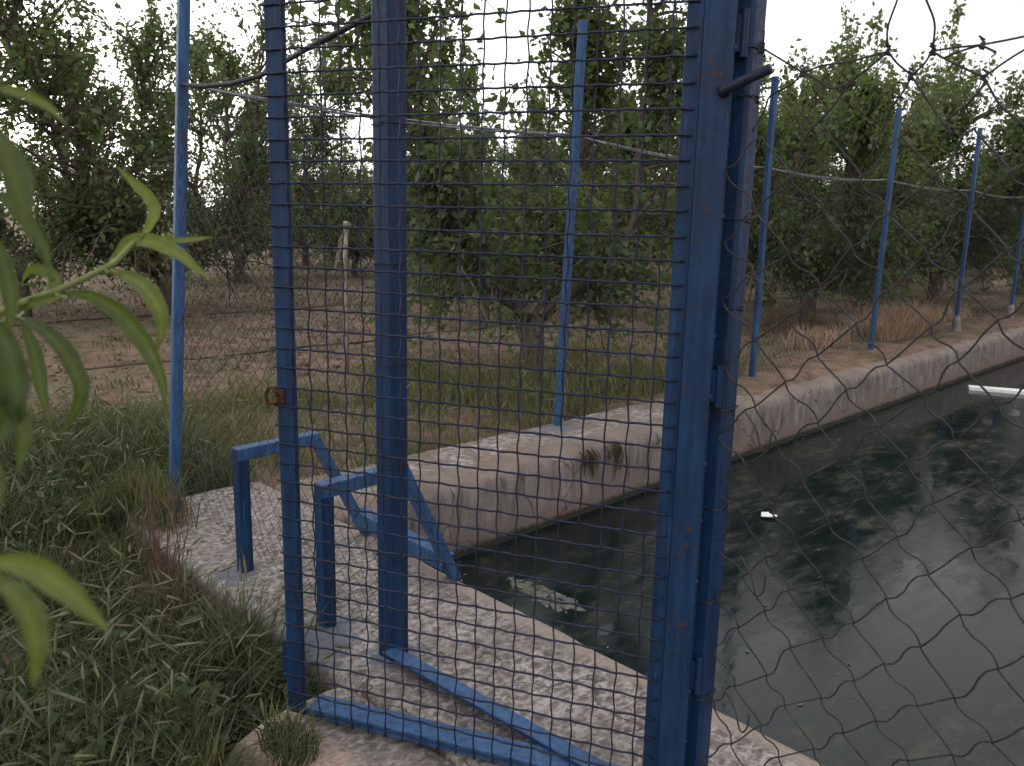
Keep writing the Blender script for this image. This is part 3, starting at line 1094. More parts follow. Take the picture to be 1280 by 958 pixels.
mb.ball(sb + ZZ * 1.37 + dV * .03, .045, 8, 6, .8)
mb.build('pole', MAT['stake'], st_, smooth=True)
mb = MB()
for k in range(9):
    a = sb + ZZ * (1.30 - k * .03) - dV * (.02 + .01 * k)
    mb.tube([a, a - dV * .06 - ZZ * .06, a - dV * (.08 + .02 * random.random()) - ZZ * .14], [.012, .010, .003], 4)
mb.build('frayed_strip', MAT['stem_dry'] if False else MAT['stake'], st_)
blk = W(20.8, -6.3, -.1)
mb = MB()
mb.box(blk + ZZ * .28, dU * .25, nrm(dV + .5 * dU) * .42, ZZ * .36)
o = mb.build('concrete_block', MAT['block'], loc=blk, bevel=.03)
tag(o, 'pale concrete block far off under the right-hand trees', 'block')

# ----------------------------------------------------------------- pear trees
def leaf_cloud(Pc, D, size, rg, tint_bias=0.0, droop=.45, cluster=.05):
    """one folded leaf (4 verts, 2 quads->tris) at each point"""
    n = len(Pc)
    d = D * .5 + rg.normal(0, .75, (n, 3))
    d[:, 2] -= droop
    d /= np.linalg.norm(d, axis=1)[:, None]
    s = np.cross(d, rg.normal(0, 1, (n, 3)))
    s /= np.linalg.norm(s, axis=1)[:, None] + 1e-9
    nn = np.cross(d, s)
    L = size * rg.uniform(.6, 1.25, n)[:, None]
    wv = L * rg.uniform(.24, .34, n)[:, None]
    fold = rg.uniform(.1, .45, n)[:, None]
    a = Pc
    tip = Pc + d * L + nn * L * rg.uniform(-.2, .1, n)[:, None]
    mid = Pc + d * L * .48
    l = mid + s * wv + nn * wv * fold
    r = mid - s * wv + nn * wv * fold
    V = np.stack([a, l, tip, r], 1).reshape(-1, 3)
    i = np.arange(n)[:, None] * 4
    F = np.concatenate([i + np.array([[0, 1, 2]]), i + np.array([[0, 2, 3]])], 0)
    t = np.clip(rg.normal(.45 + tint_bias, .2, n), 0, 1)
    y = np.where(rg.random(n) < .02, rg.uniform(.3, .9, n), 0)
    T = np.stack([t, y, np.zeros(n), np.ones(n)], 1)
    T = np.repeat(T, 4, axis=0)
    return V, F, T


def walk(p, d, L, n, wob, rg, up=0.0):
    pts = [np.array(p, float)]
    d = nrm(d)
    for i in range(n):
        d = nrm(d + rg.normal(0, wob, 3) + np.array([0, 0, up]))
        pts.append(pts[-1] + d * L / n)
    return pts


def build_tree(seed, H=4.3, width=1.25, trunk_h=.55, forks=4, leaves=13000, low=.35, lean=(0, 0), leafsize=.084, mat='leaf'):
    """returns (wood MB, leaf arrays) round the origin"""
    rg = np.random.default_rng(seed)
    wood = MB()
    segs = []
    base = np.array([0, 0, -.15])
    top = np.array([lean[0], lean[1], trunk_h])
    mid = (base + top) / 2 + np.append(rg.normal(0, .03, 2), 0)
    wood.tube([base - ZZ * .1, base + ZZ * .12, mid, top], [.17, .125, .10, .105], 9)
    for k in range(forks):
        q = 2 * math.pi * (k + rg.uniform(-.2, .2)) / forks + seed
        rad = np.array([math.cos(q), math.sin(q), 0])
        hl = H * rg.uniform(.78, 1.0) - trunk_h
        p = walk(top + rad * .02 - ZZ * .05, rad * 1.0 + ZZ * .75, hl * .32, 4, .10, rg)
        p += walk(p[-1], rad * (.30 * width) + ZZ * 1.0, hl * .72, 9, .13, rg, .06)[1:]
        rr = np.linspace(.055, .010, len(p))
        wood.tube(p, list(rr), 7)
        for a, b in zip(p[:-1], p[1:]):
            if b[2] > 1.0:
                segs.append((a, b, .5, .16))
        # side branches
        for i in range(2, len(p)):
            for rep in range(rg.integers(3, 6)):
                qq = q + rg.normal(0, 1.15)
                out = np.array([math.cos(qq), math.sin(qq), 0])
                z = p[i][2]
                f = np.clip((z - low) / (H - low), 0, 1)
                L = width * rg.uniform(.42, .95) * (1 - .72 * f ** 1.3)
                sd = out * .9 + ZZ * rg.uniform(-.1, 1.25)
                bpts = walk(p[i] + (p[i - 1] - p[i]) * rg.random(), sd, L, 5, .2, rg, .02)
                wood.tube(bpts, list(np.linspace(.018, .005, 6)), 5, False)
                for a, b in zip(bpts[:-1], bpts[1:]):
                    segs.append((a, b, 1.0, .10))
                for t in range(rg.integers(3, 6)):
                    j = rg.integers(1, 6)
                    tw = walk(bpts[j], nrm(bpts[j] - bpts[j - 1]) + rg.normal(0, .7, 3) + ZZ * .25, rg.uniform(.18, .48), 3, .2, rg, .05)
                    wood.tube(tw, [.006, .005, .004, .002], 3, False)
                    for a, b in zip(tw[:-1], tw[1:]):
                        segs.append((a, b, 1.7, .065))
        # low hanging skirt branches
        for rep in range(7):
            qq = q + rg.normal(0, .9)
            out = np.array([math.cos(qq), math.sin(qq), 0])
            bp = walk(p[rg.integers(2, 5)], out + ZZ * .1, width * rg.uniform(.7, 1.1), 7, .16, rg, -.20)
            wood.tube(bp, list(np.linspace(.016, .004, 8)), 5, False)
            for a, b in zip(bp[:-1], bp[1:]):
                if b[2] > low * .6:
                    segs.append((a, b, 1.6, .12))
        # bare leader shoots standing above the crown
        for rep in range(6):
            sh = walk(p[-1 - rep] + np.append(rg.normal(0, .06, 2), 0), ZZ * 1 + rg.normal(0, .2, 3), rg.uniform(.5, 1.35), 6, .06, rg, .12)
            wood.tube(sh, list(np.linspace(.009, .003, 7)), 4, False)
            for a, b in zip(sh[:-1], sh[1:]):
                segs.append((a, b, 4.6, .0551))
    A = np.array([s[0] for s in segs])
    B = np.array([s[1] for s in segs])
    wgt = np.array([s[2] for s in segs]) * np.linalg.norm(B - A, axis=1)
    sc = np.array([s[3] for s in segs])
    # leaf clumps of uneven density
    dens = np.array([.10 + 1.9 * max(0, .5 + mnoise.noise(Vector(a) * 2.1 + Vector((seed, 0, 0)))) ** 2.6 for a in A])
    pr = wgt * dens
    pick = rg.choice(len(A), leaves, p=pr / pr.sum())
    t = rg.random((leaves, 1))
    Pc = A[pick] + (B[pick] - A[pick]) * t + rg.normal(0, 1, (leaves, 3)) * sc[pick][:, None] * .8
    keep = Pc[:, 2] > low * .55
    Pc, pick = Pc[keep], pick[keep]
    out = Pc * np.array([1, 1, .25])
    out /= np.linalg.norm(out, axis=1)[:, None] + 1e-6
    young = np.where(sc[pick] == .0551, .22, 0.0) + .10 * np.clip((Pc[:, 2] - 1.5) / 2.5, 0, 1)  # young shoots and upper crown tinted lighter, sunlight put into the colour
    V, F, T = leaf_cloud(Pc, out, leafsize, rg, young)
    return wood, V, F, T


VARS = []
SPEC = [dict(seed=1, H=4.6, width=1.05, forks=4, leaves=26000, low=.30), dict(seed=2, H=3.5, width=1.15, forks=5, leaves=20000, low=.40),
        dict(seed=3, H=5.2, width=1.7, forks=5, leaves=19000, low=.60), dict(seed=4, H=4.3, width=1.35, forks=4, leaves=21000, low=.40),
        dict(seed=6, H=3.9, width=1.5, forks=5, leaves=20000, low=.4)]
for sp in SPEC:
    lit = sp.pop('mat', 'leaf')
    wd, V, F, T = build_tree(**sp)
    VARS.append((wd, V, F, T, lit))

MESHES = {}


def plant_tree(u, v, var, scale, rot, label, group, slim=1.0):
    base = W(u, v, float(ground_z(u, v)))
    root = thing('pear_tree', label, 'tree', base, group)
    root.rotation_euler = (0, 0, rot)
    root.scale = (scale * slim, scale * slim, scale)
    if var not in MESHES:
        wd, V, F, T, lit = VARS[var]
        tr = mesh_obj('trunk', wd.v, wd.f, MAT['bark'], root, None, True)
        cr = fast_mesh('crown', V, F, MAT[lit], T, root)
        MESHES[var] = (tr, cr)
    else:
        for src in MESHES[var]:
            c = src.copy()
            COL.objects.link(c)
            c.parent = root
    return root


GRP = 'pear trees of the orchard'
NEAR = [
    (5.30, -5.15, 0, 1.0, 3.3, 'big leafy pear tree with a forked trunk, nearest one behind the gate mesh'),
    (10.95, -5.3, 1, 1.08, 1.9, 'pear tree with a many-stemmed trunk, the nearest one right of the gate'),
    (15.9, -5.3, 1, 1.2, 4.0, 'pear tree with a stout dark trunk behind the orange dry grass tussock'),
    (20.8, -5.2, 3, .88, 2.2, 'pear tree at the right edge, above the grey footings of the last two posts'),
    (13.4, -7.2, 3, 1.12, 5.1, 'tall pear tree behind the first blue post right of the gate'),
    (18.0, -7.6, 4, 1.12, .7, 'pear tree with sunlit upright shoots over the right-hand posts') if False else (18.2, -7.9, 4, 1.42, .7, 'tall pear tree whose shoots rise behind the many-stemmed one right of the gate'),
    (7.76, -8.5, 3, .82, 3.1, 'pear tree with a dark straight trunk, just behind the big tree in the gate mesh'),
    (4.62, -11.9, 2, 1.05, 1.0, 'broad pear tree whose straight trunk shows beside the leaning corner post'),
    (2.96, -12.5, 2, .95, 2.6, 'broad pear tree at the far left, behind the peach leaves'),
    (8.07, -16.4, 2, 1.16, 4.4, 'pear tree with a short dark trunk, seen left of the gate stile'),
    (11.0, -16.6, 4, .74, 2.9, 'lower pear tree under the sky gap between gate stile and left frame post'),
    (12.9, -17.5, 3, .72, 1.2, 'lower pear tree half hidden behind the left gate-frame post'),
    (10.2, -9.0, 0, .93, 2.0, 'tall pear tree behind the blue post seen through the gate mesh'),
]
for (u, v, var, s, rot, lab) in NEAR:
    plant_tree(u, v, var, s, rot, lab, GRP, .68 if var == 3 and v < -8 else 1.0)
FARLAB = 'small distant pear tree in the far orchard rows, behind all the nearer trees'
rg = np.random.default_rng(11)
k = 0
for (row, u0, u1, stp) in ((-8.6, 23, 60, 5.2), (-12.1, 14, 70, 4.6), (-16.2, 14.5, 80, 4.6), (-20.5, 12, 90, 4.8), (-26, 3, 90, 5.2), (-33, 0, 60, 5.6)):
    u = u0
    while u < u1:
        p = W(u, row)
        if -.78 < p[0] / max(p[1], .1) < .80 and p[1] > 0:
            plant_tree(u + rg.uniform(-.5, .5), row + rg.uniform(-.4, .4), int(rg.choice([1, 3, 4])), rg.uniform(.85, 1.1), rg.uniform(0, 6.28), FARLAB, 'distant pear trees')
            k += 1
        u += stp
print('far trees', k)

# ----------------------------------------------------------------- grasses
def blades(u, v, h, width, rg, bend=.5, tint=.45, dry=.0, z=None, lean=None):
    n = len(u)
    z = ground_z(u, v) - .01 if z is None else z
    B = u[:, None] * dU + v[:, None] * dV + z[:, None] * ZZ
    q = rg.uniform(0, 2 * math.pi, n)
    dirv = np.stack([np.cos(q), np.sin(q), np.zeros(n)], 1)
    if lean is not None:
        dirv = dirv + lean
    q2 = rg.uniform(0, 2 * math.pi, n)
    s = np.stack([np.cos(q2), np.sin(q2), np.zeros(n)], 1)
    hh = (h * rg.uniform(.45, 1.2, n) * (.45 + 1.15 * fbm(u * 2.7, v * 2.7, 88, 3)))[:, None]
    bd = (bend * rg.uniform(.2, 1.3, n))[:, None]
    wd = (width * rg.uniform(.6, 1.3, n))[:, None]
    m1 = B + ZZ * hh * .5 + dirv * hh * bd * .22
    tp = B + ZZ * hh * (1 - .35 * bd) + dirv * hh * bd * .85
    V = np.stack([B - s * wd * .5, B + s * wd * .5, m1 + s * wd * .42, m1 - s * wd * .42, tp], 1).reshape(-1, 3)
    i = np.arange(n)[:, None] * 5
    F = np.concatenate([i + np.array([[0, 1, 2]]), i + np.array([[0, 2, 3]]), i + np.array([[3, 2, 4]])], 0)
    t = np.clip(rg.normal(tint, .22, n), 0, 1)
    y = np.where(rg.random(n) < dry, rg.uniform(.5, 1.0, n), rg.uniform(0, .15, n))
    T = np.repeat(np.stack([t, y, np.zeros(n), np.ones(n)], 1), 5, axis=0)
    return V, F, T, tp, dirv


def joinm(parts):
    Vs, Fs, Ts, o = [], [], [], 0
    for (V, F, T) in parts:
        Vs.append(V); Fs.append(F + o); Ts.append(T); o += len(V)
    return np.concatenate(Vs), np.concatenate(Fs), np.concatenate(Ts)


def scatter(n, u0, u1, v0, v1, rg, fn):
    u = rg.uniform(u0, u1, n)
    v = rg.uniform(v0, v1, n)
    p = fn(u, v)
    k = rg.random(n) < p
    return u[k], v[k]


rg = np.random.default_rng(21)
# foreground bank, left of the slab
def dens_front(u, v):
    d = smooth01(fbm(u * 2.0, v * 2.0, 41), .28, .5)
    bare = np.exp(-(((u - .52) / .22) ** 2 + ((v + 3.05) / .55) ** 2))
    d = np.clip(d + .25, 0, 1) * (1 - .93 * bare)
    inside = (u > 1.19) & (v > -3.83)
    stepz = (u > .60) & (v > -1.99)
    return np.where(inside | stepz, 0, d)


u, v = scatter(60000, -.3, 1.9, -5.6, -1.2, rg, dens_front)
parts = [blades(u, v, .19, .0065, rg, .9, .40, .10)[:3]]
u, v = scatter(11000, -.3, 1.9, -5.6, -1.2, rg, dens_front)
parts.append(blades(u, v, .34, .008, rg, .9, .42, .12)[:3])
# broad weed leaves low down
u, v = scatter(9000, -.3, 1.7, -5.4, -1.3, rg, dens_front)
parts.append(blades(u, v, .12, .016, rg, 1.2, .38, .03)[:3])
# broad-leaved weeds scattered through the grass
uw, vw = scatter(420, -.2, 1.15, -5.0, -1.9, rg, dens_front)
Pw = []
for a_, b_ in zip(uw, vw):
    m_ = rg.integers(14, 34)
    hh_ = rg.uniform(.08, .24)
    zz_ = float(ground_z(a_, b_))
    for q_ in range(m_):
        t_ = rg.random()
        Pw.append(W(a_ + rg.normal(0, .035), b_ + rg.normal(0, .035), zz_ + hh_ * (.25 + .8 * t_)))
Pw = np.array(Pw)
Dw = rg.normal(0, 1, Pw.shape)
Dw[:, 2] = .7
parts.append(leaf_cloud(Pw, Dw, .042, rg, .12, .1))
# taller growth crowding the slab edge and hanging over it
n = 5200
u = 1.19 - np.abs(rg.normal(0, .10, n)) - .01
v = rg.uniform(-4.2, -1.98, n)
k = (fbm(v * 2.6, u * 0, 77) > .47) & (np.abs(v + 2.75) > .22)
hk = .16 + .26 * fbm(v[k] * 5, u[k] * 5, 78)
parts.append(blades(u[k], v[k], hk, .0075, rg, .9, .45, .18, None, dU * .35)[:3])
n = 900
u = rg.normal(1.12, .05, n); v = rg.normal(-3.62, .16, n)
parts.append(blades(u, v, .36, .007, rg, .6, .55, .4)[:3])
n = 260
u = rg.normal(1.31, .05, n); v = rg.normal(-3.55, .09, n)
parts.append(blades(u, v, .30, .006, rg, .5, .6, .5, np.full(n, -.01))[:3])
n = 500
u = rg.normal(1.30, .05, n); v = rg.normal(-3.84, .07, n)
parts.append(blades(u, v, .30, .007, rg, .7, .55, .4, np.full(n, -.06))[:3])
n = 2600
u = .78 - np.abs(rg.normal(0, .10, n)); v = rg.uniform(-2.2, -1.2, n)
parts.append(blades(u, v, .20, .007, rg, 1.0, .45, .25)[:3])
V, F, T = joinm(parts)
o = fast_mesh('foreground_grass', V, F, MAT['grass'], T)
tag(o, 'rank dark green grass and weeds on the bank left of the slab', 'grass', kind='stuff')

# barley heads on bent stems
def barley(u, v, h, rg):
    n = len(u)
    z = ground_z(u, v)
    Vs, Fs, Ts = [], [], []
    o = 0
    for a, b, zz, hh in zip(u, v, z, h):
        q = rg.uniform(0, 6.28)
        dr = np.array([math.cos(q), math.sin(q), 0])
        base = W(a, b, zz)
        p1 = base + ZZ * hh * .6 + dr * hh * .10
        p2 = base + ZZ * hh * .95 + dr * hh * .25
        hd = nrm(dr * rg.uniform(.2, 1.1) + ZZ * rg.uniform(-.2, .9))
        L = rg.uniform(.05, .10)
        p3 = p2 + hd * L
        sd = nrm(np.cross(hd, rg.normal(0, 1, 3)))
        s2 = np.cross(hd, sd)
        r = rg.uniform(.0038, .0062)
        st = .0013
        vs = [base - sd * st, base + sd * st, p1 + sd * st, p1 - sd * st, p2 + sd * st, p2 - sd * st]
        fs = [(0, 1, 2), (0, 2, 3), (3, 2, 4), (3, 4, 5)]
        for (f_, k) in ((.0, .3), (.25, 1.0), (.6, .8), (1.0, .15)):
            c = p2 + hd * L * f_
            vs += [c + sd * r * k, c + s2 * r * k, c - sd * r * k, c - s2 * r * k]
        for lv in range(3):
            for q4 in range(4):
                a0, a1 = 6 + lv * 4 + q4, 6 + lv * 4 + (q4 + 1) % 4
                fs += [(a0, a1, a1 + 4), (a0, a1 + 4, a0 + 4)]
        # awns
        for k in range(13):
            s_ = p2 + hd * L * rg.uniform(.2, .95)
            e = s_ + hd * rg.uniform(.02, .05) + rg.normal(0, .011, 3)
            n0 = len(vs)
            vs += [s_ - s2 * .0007, s_ + s2 * .0007, e]
            fs.append((n0, n0 + 1, n0 + 2))
        t = np.clip(rg.normal(.88, .12), 0, 1)
        y = rg.uniform(.0, .35)
        tt = [[.45, .1, 0, 1]] * 6 + [[t, y, 0, 1]] * (len(vs) - 6)
        Vs.append(np.array(vs)); Fs.append(np.array(fs) + o); Ts.append(np.array(tt))
        o += len(vs)
    return np.concatenate(Vs), np.concatenate(Fs), np.concatenate(Ts)


u, v = scatter(1700, -.2, 1.6, -5.2, -1.5, rg, dens_front)
V, F, T = barley(u, v, rg.uniform(.18, .42, len(u)), rg)
o = fast_mesh('barley_grass', V, F, MAT['grass'], T)
tag(o, 'wild barley with pale bristly seed heads among the grass left of the slab', 'grass', kind='stuff')

# green strip behind the slab and wall
def dens_back(u, v):
    d = smooth01(fbm(u * 1.4, v * 1.4, 51), .38, .60)
    edge = smooth01(-v + .7 * (fbm(u * 1.1, v * 1.1, 57) - .5), 3.72, 3.80) * (1 - smooth01(-v + 1.6 * (fbm(u * .9, v * .9, 52) - .5), 5.4, 6.3))
    fade = 1 - smooth01(u, 5.6, 7.4)
    return (d * .88 + .12) * edge * fade


u, v = scatter(56000, -3.5, 7.4, -7, -3.73, rg, dens_back)
parts = [blades(u, v, .17, .0085, rg, .8, .66, .38)[:3]]
u, v = scatter(16000, -3.5, 7.4, -7, -3.73, rg, dens_back)
parts.append(blades(u, v, .29, .009, rg, .7, .72, .5)[:3])
V, F, T = joinm(parts)
o = fast_mesh('verge_grass', V, F, MAT['verge'], T)
tag(o, 'green grass verge between the pool wall and the bare orchard soil', 'grass', kind='stuff')
u, v = scatter(1500, -3.0, 6.0, -6, -3.8, rg, dens_back)
V, F, T = barley(u, v, rg.uniform(.2, .36, len(u)), rg)
o = fast_mesh('verge_barley', V, F, MAT['verge'], T)
tag(o, 'pale barley heads standing in the verge behind the slab', 'grass', kind='stuff')

# sparse dry growth over the orchard floor
def dens_orch(u, v):
    d = smooth01(fbm(u * .7, v * .7, 61), .42, .62)
    rows = np.exp(-((v + 5.2) / .8) ** 2) + np.exp(-((v + 8.9) / .9) ** 2) + np.exp(-((v + 12.2) / 1.0) ** 2) + np.exp(-((v + 16) / 1.2) ** 2)
    right = smooth01(u, 6, 9)
    d = np.clip(d * (.35 + .65 * right) + .5 * rows * (.4 + d), 0, 1) * smooth01(-v, 3.7, 4.0)
    return d


u, v = scatter(52000, -6, 32, -22, -3.8, rg, dens_orch)
parts = [blades(u, v, .10, .013, rg, 1.1, .6, .35)[:3]]
u, v = scatter(26000, -4, 12, -17, -5.8, rg, lambda a, b: smooth01(fbm(a * 1.1, b * 1.1, 71), .5, .62) * smooth01(fbm(a * 5, b * 5, 73), .4, .6))
parts.append(blades(u, v, .12, .014, rg, 1.1, .55, .2)[:3])
V, F, T = joinm(parts)
o = fast_mesh('orchard_weeds', V, F, MAT['grass'], T)
tag(o, 'sparse half-dry weeds scattered over the orchard floor', 'weeds', kind='stuff')
u, v = scatter(30000, 5.5, 22, -8, -3.66, rg, lambda a, b: smooth01(fbm(a * 1.3, b * 1.3, 66), .38, .6) * smooth01(a, 5.5, 8))
V, F, T = blades(u, v, .055, .011, rg, 1.8, .55, .0)[:3]
o = fast_mesh('dry_litter', V, F, MAT['straw'], T)
tag(o, 'pale dry grass litter on the orchard floor beyond the right half of the wall', 'grass', kind='stuff')

# fallen leaves and clods on the bare soil
mb = MB()
rgc = np.random.default_rng(3)
for k in range(2600):
    a, b = rgc.uniform(-4, 12), rgc.uniform(-14, -5.2)
    s = rgc.uniform(.008, .034) * (2 if rgc.random() < .06 else 1)
    mb.ball(W(a, b, float(ground_z(a, b)) + s * .2), s, 5, 3, .6)
o = mb.build('soil_clods', MAT['ground'], loc=W(3, -8, -.1))
tag(o, 'small clods lying on the bare orchard soil', 'soil clods', kind='stuff')

# orange dry tussocks
def tussock(u0, v0, ru, rv, n, h, label, tint=.5):
    a = u0 + ru * np.clip(rg.normal(0, 1, n), -1.7, 1.7)
    b = v0 + rv * np.clip(rg.normal(0, 1, n), -1.7, 1.7)
    V, F, T = blades(a, b, h * 1.25, .010, rg, .75, tint, 0)[:3]
    base = W(u0, v0, float(ground_z(u0, v0)))
    o = fast_mesh('dry_tussock', V, F, MAT['tussock'], T, None, base)
    tag(o, label, 'dry grass', 'dry grass tussocks')


tussock(10.55, -4.02, .42, .17, 3600, .31, 'large orange-pink dry grass tussock behind a blue post right of the gate')
tussock(8.95, -4.2, .2, .15, 500, .24, 'smaller dusty pink dry tussock left of the large orange one')
tussock(13.3, -4.3, .3, .15, 450, .26, 'low straw-coloured dry tussock near the last two blue posts', .7)

# dead weed stalks leaning against the slab corner
db = W(1.06, -2.95, float(ground_z(1.06, -2.95)))
dw = thing('dead_weed', 'tall brown dead weed stalks against the slab corner under the leaning post', 'weed', db)
mb = MB()
for k in range(30):
    a = db + dV * random.gauss(0, .05) + dU * random.gauss(0, .025)
    tpt = a + dV * random.gauss(0, .10) + dU * random.gauss(.02, .05) + ZZ * random.uniform(.34, .62)
    md = (a + tpt) / 2 + dV * random.gauss(0, .02)
    mb.tube([a - ZZ * .03, md, tpt], [.0034, .0026, .0012], 4)
    for j in range(3):
        t = random.uniform(.45, .95)
        s = md + (tpt - md) * t
        mb.tube([s, s + dV * random.gauss(0, .03) + ZZ * random.uniform(.01, .05)], [.0016, .001], 3)
mb.build('stalk', MAT['stem_dry'], dw)
n = 420
a = rg.normal(1.06, .05, n); b = rg.normal(-2.95, .10, n)
V, F, T = blades(a, b, .34, .004, rg, .6, .2, 0)[:3]
fast_mesh('dry_leaf', V, F, MAT['dry'], T, dw, db)

# green tuft on the step in front of the gate
def tuft(u0, v0, n, h, s, label, mat, z=None, dry=.1):
    a = u0 + s * np.clip(rg.normal(0, 1, n), -1.6, 1.6); b = v0 + s * 1.6 * np.clip(rg.normal(0, 1, n), -1.6, 1.6)
    V, F, T = blades(a, b, h, .0045, rg, .8, .5, dry, None if z is None else np.full(n, z))[:3]
    o = fast_mesh('grass_tuft', V, F, MAT[mat], T, None, W(u0, v0, -.05))
    tag(o, label, 'grass tuft', 'grass tufts on the concrete step')


tuft(.93, -1.74, 420, .13, .030, 'green grass tuft on the step just below the gate bottom rail', 'grass', -.02, .25)
tuft(.84, -1.60, 260, .10, .05, 'thin straw tuft on the pink step at the bottom of the photo', 'dry', -.05)
tuft(1.13, -2.10, 520, .13, .045, 'dark tuft in the notch between the slab and the step', 'grass', -.16, .05)

# ----------------------------------------------------------------- peach shoot in the foreground
LEAVES = [
([(-0.2321, 0.3777, 1.41), (-0.2191, 0.3772, 1.4076), (-0.2073, 0.3761, 1.4023), (-0.198, 0.3745, 1.3942)], 0.006) ,
([(-0.1421, 0.229, 1.3809), (-0.1372, 0.2271, 1.3716), (-0.1333, 0.225, 1.3611), (-0.1311, 0.2227, 1.3496)], 0.0099) ,
([(-0.2743, 0.608, 1.3379), (-0.2658, 0.6107, 1.3513), (-0.2667, 0.6135, 1.3657), (-0.293, 0.6183, 1.3893)], 0.0117) ,
([(-0.2962, 0.6046, 1.3214), (-0.2807, 0.6075, 1.3355), (-0.2631, 0.6072, 1.3342), (-0.2435, 0.6053, 1.3248), (-0.222, 0.6019, 1.308)], 0.0141) ,
([(-0.2712, 0.6277, 1.3346), (-0.2598, 0.628, 1.336), (-0.2446, 0.6282, 1.3369), (-0.2289, 0.6287, 1.3396)], 0.0055) ,
([(-0.2704, 0.6175, 1.3349), (-0.2616, 0.6182, 1.338), (-0.2515, 0.619, 1.3423)], 0.0042) ,
([(-0.3032, 0.5492, 1.2995), (-0.3209, 0.5485, 1.296), (-0.3369, 0.5474, 1.2903), (-0.3582, 0.5462, 1.2846)], 0.0091) ,
([(-0.3198, 0.5605, 1.3046), (-0.3123, 0.5616, 1.3102), (-0.3201, 0.5628, 1.3164), (-0.331, 0.5628, 1.3162), (-0.3368, 0.5613, 1.3086)], 0.0109) ,
([(-0.3077, 0.5599, 1.3017), (-0.2857, 0.5593, 1.2989), (-0.2635, 0.5564, 1.2844), (-0.2432, 0.5506, 1.2553), (-0.2348, 0.544, 1.2228)], 0.0164) ,
([(-0.2801, 0.5731, 1.3167), (-0.2604, 0.5713, 1.3078), (-0.2478, 0.5681, 1.2917), (-0.2452, 0.5648, 1.2754), (-0.2488, 0.5623, 1.2627)], 0.015) ,
([(-0.3037, 0.497, 1.2932), (-0.2829, 0.4947, 1.2817), (-0.2678, 0.4907, 1.2619), (-0.264, 0.487, 1.2437), (-0.2757, 0.4827, 1.2219)], 0.0142) ,
([(-0.194, 0.2987, 1.3217), (-0.1855, 0.2961, 1.309), (-0.1817, 0.2933, 1.2947), (-0.1843, 0.2904, 1.2803), (-0.1928, 0.2877, 1.2671)], 0.0135) ,
([(-0.3736, 0.6163, 1.2777), (-0.3627, 0.6109, 1.2512), (-0.356, 0.605, 1.2216), (-0.3488, 0.6003, 1.198)], 0.0133) ,
([(-0.1419, 0.2056, 1.2646), (-0.1289, 0.2055, 1.264), (-0.118, 0.2042, 1.2575), (-0.1064, 0.2021, 1.2468)], 0.0086) ,
([(-0.1206, 0.1771, 1.275), (-0.1121, 0.1755, 1.267), (-0.1091, 0.1735, 1.2571), (-0.1098, 0.1719, 1.2488)], 0.0082) ,
([(-0.2541, 0.3848, 1.2427), (-0.2498, 0.3818, 1.2274), (-0.2487, 0.3787, 1.2121)], 0.0078) ,
([(-0.1941, 0.2938, 1.2973), (-0.1851, 0.2921, 1.2889), (-0.1789, 0.2898, 1.2775), (-0.1804, 0.2866, 1.2617)], 0.0082) ,
([(-0.1572, 0.2464, 1.3657), (-0.147, 0.2449, 1.3584), (-0.1388, 0.243, 1.3489), (-0.1352, 0.2406, 1.337)], 0.0061) ,
([(-0.2875, 0.4563, 1.3446), (-0.2806, 0.4529, 1.3275), (-0.2761, 0.4486, 1.3061), (-0.2784, 0.4451, 1.2888)], 0.0114) ,
]
TWIG = [(-0.3486, 0.5142, 1.2774), (-0.3375, 0.5267, 1.289), (-0.3289, 0.5485, 1.2958), (-0.3078, 0.5605, 1.3049), (-0.2851, 0.584, 1.3204), (-0.2789, 0.6074, 1.335), (-0.2735, 0.6179, 1.3365)]
root_p = np.array([-.46, .56, -.2])
peach = thing('peach_sapling', 'young peach shoot with long curved leaves, close up at the left border', 'sapling', root_p)
stem = spline([root_p, np.array([-.44, .54, .4]), np.array([-.41, .525, .95]), np.array([-.385, .51, 1.2]), np.array(TWIG[0]) + np.array([-.02, 0, 0]), np.array([-.335, .49, 1.42]), np.array([-.31, .47, 1.62])], 6)
mb = MB()
mb.tube(stem, list(np.linspace(.011, .003, len(stem))), 8)
mb.build('stem', MAT['twig'], peach, smooth=True)
mb = MB()
tw = spline(TWIG, 5)
mb.tube([np.array(TWIG[0]) + np.array([-.02, 0, 0])] + tw, [.0034] + list(np.linspace(.0032, .0016, len(tw))), 8)
mb.build('twig', MAT['twig'], peach, smooth=True)
CAM = np.array([0, 0, 1.358])
attach = stem + tw
TB = [.62, .22, .85, .72, .8, .7, .66, .55, .42, .62, .15, .12, .25, .78, .55, .2, .3, .15, .25]
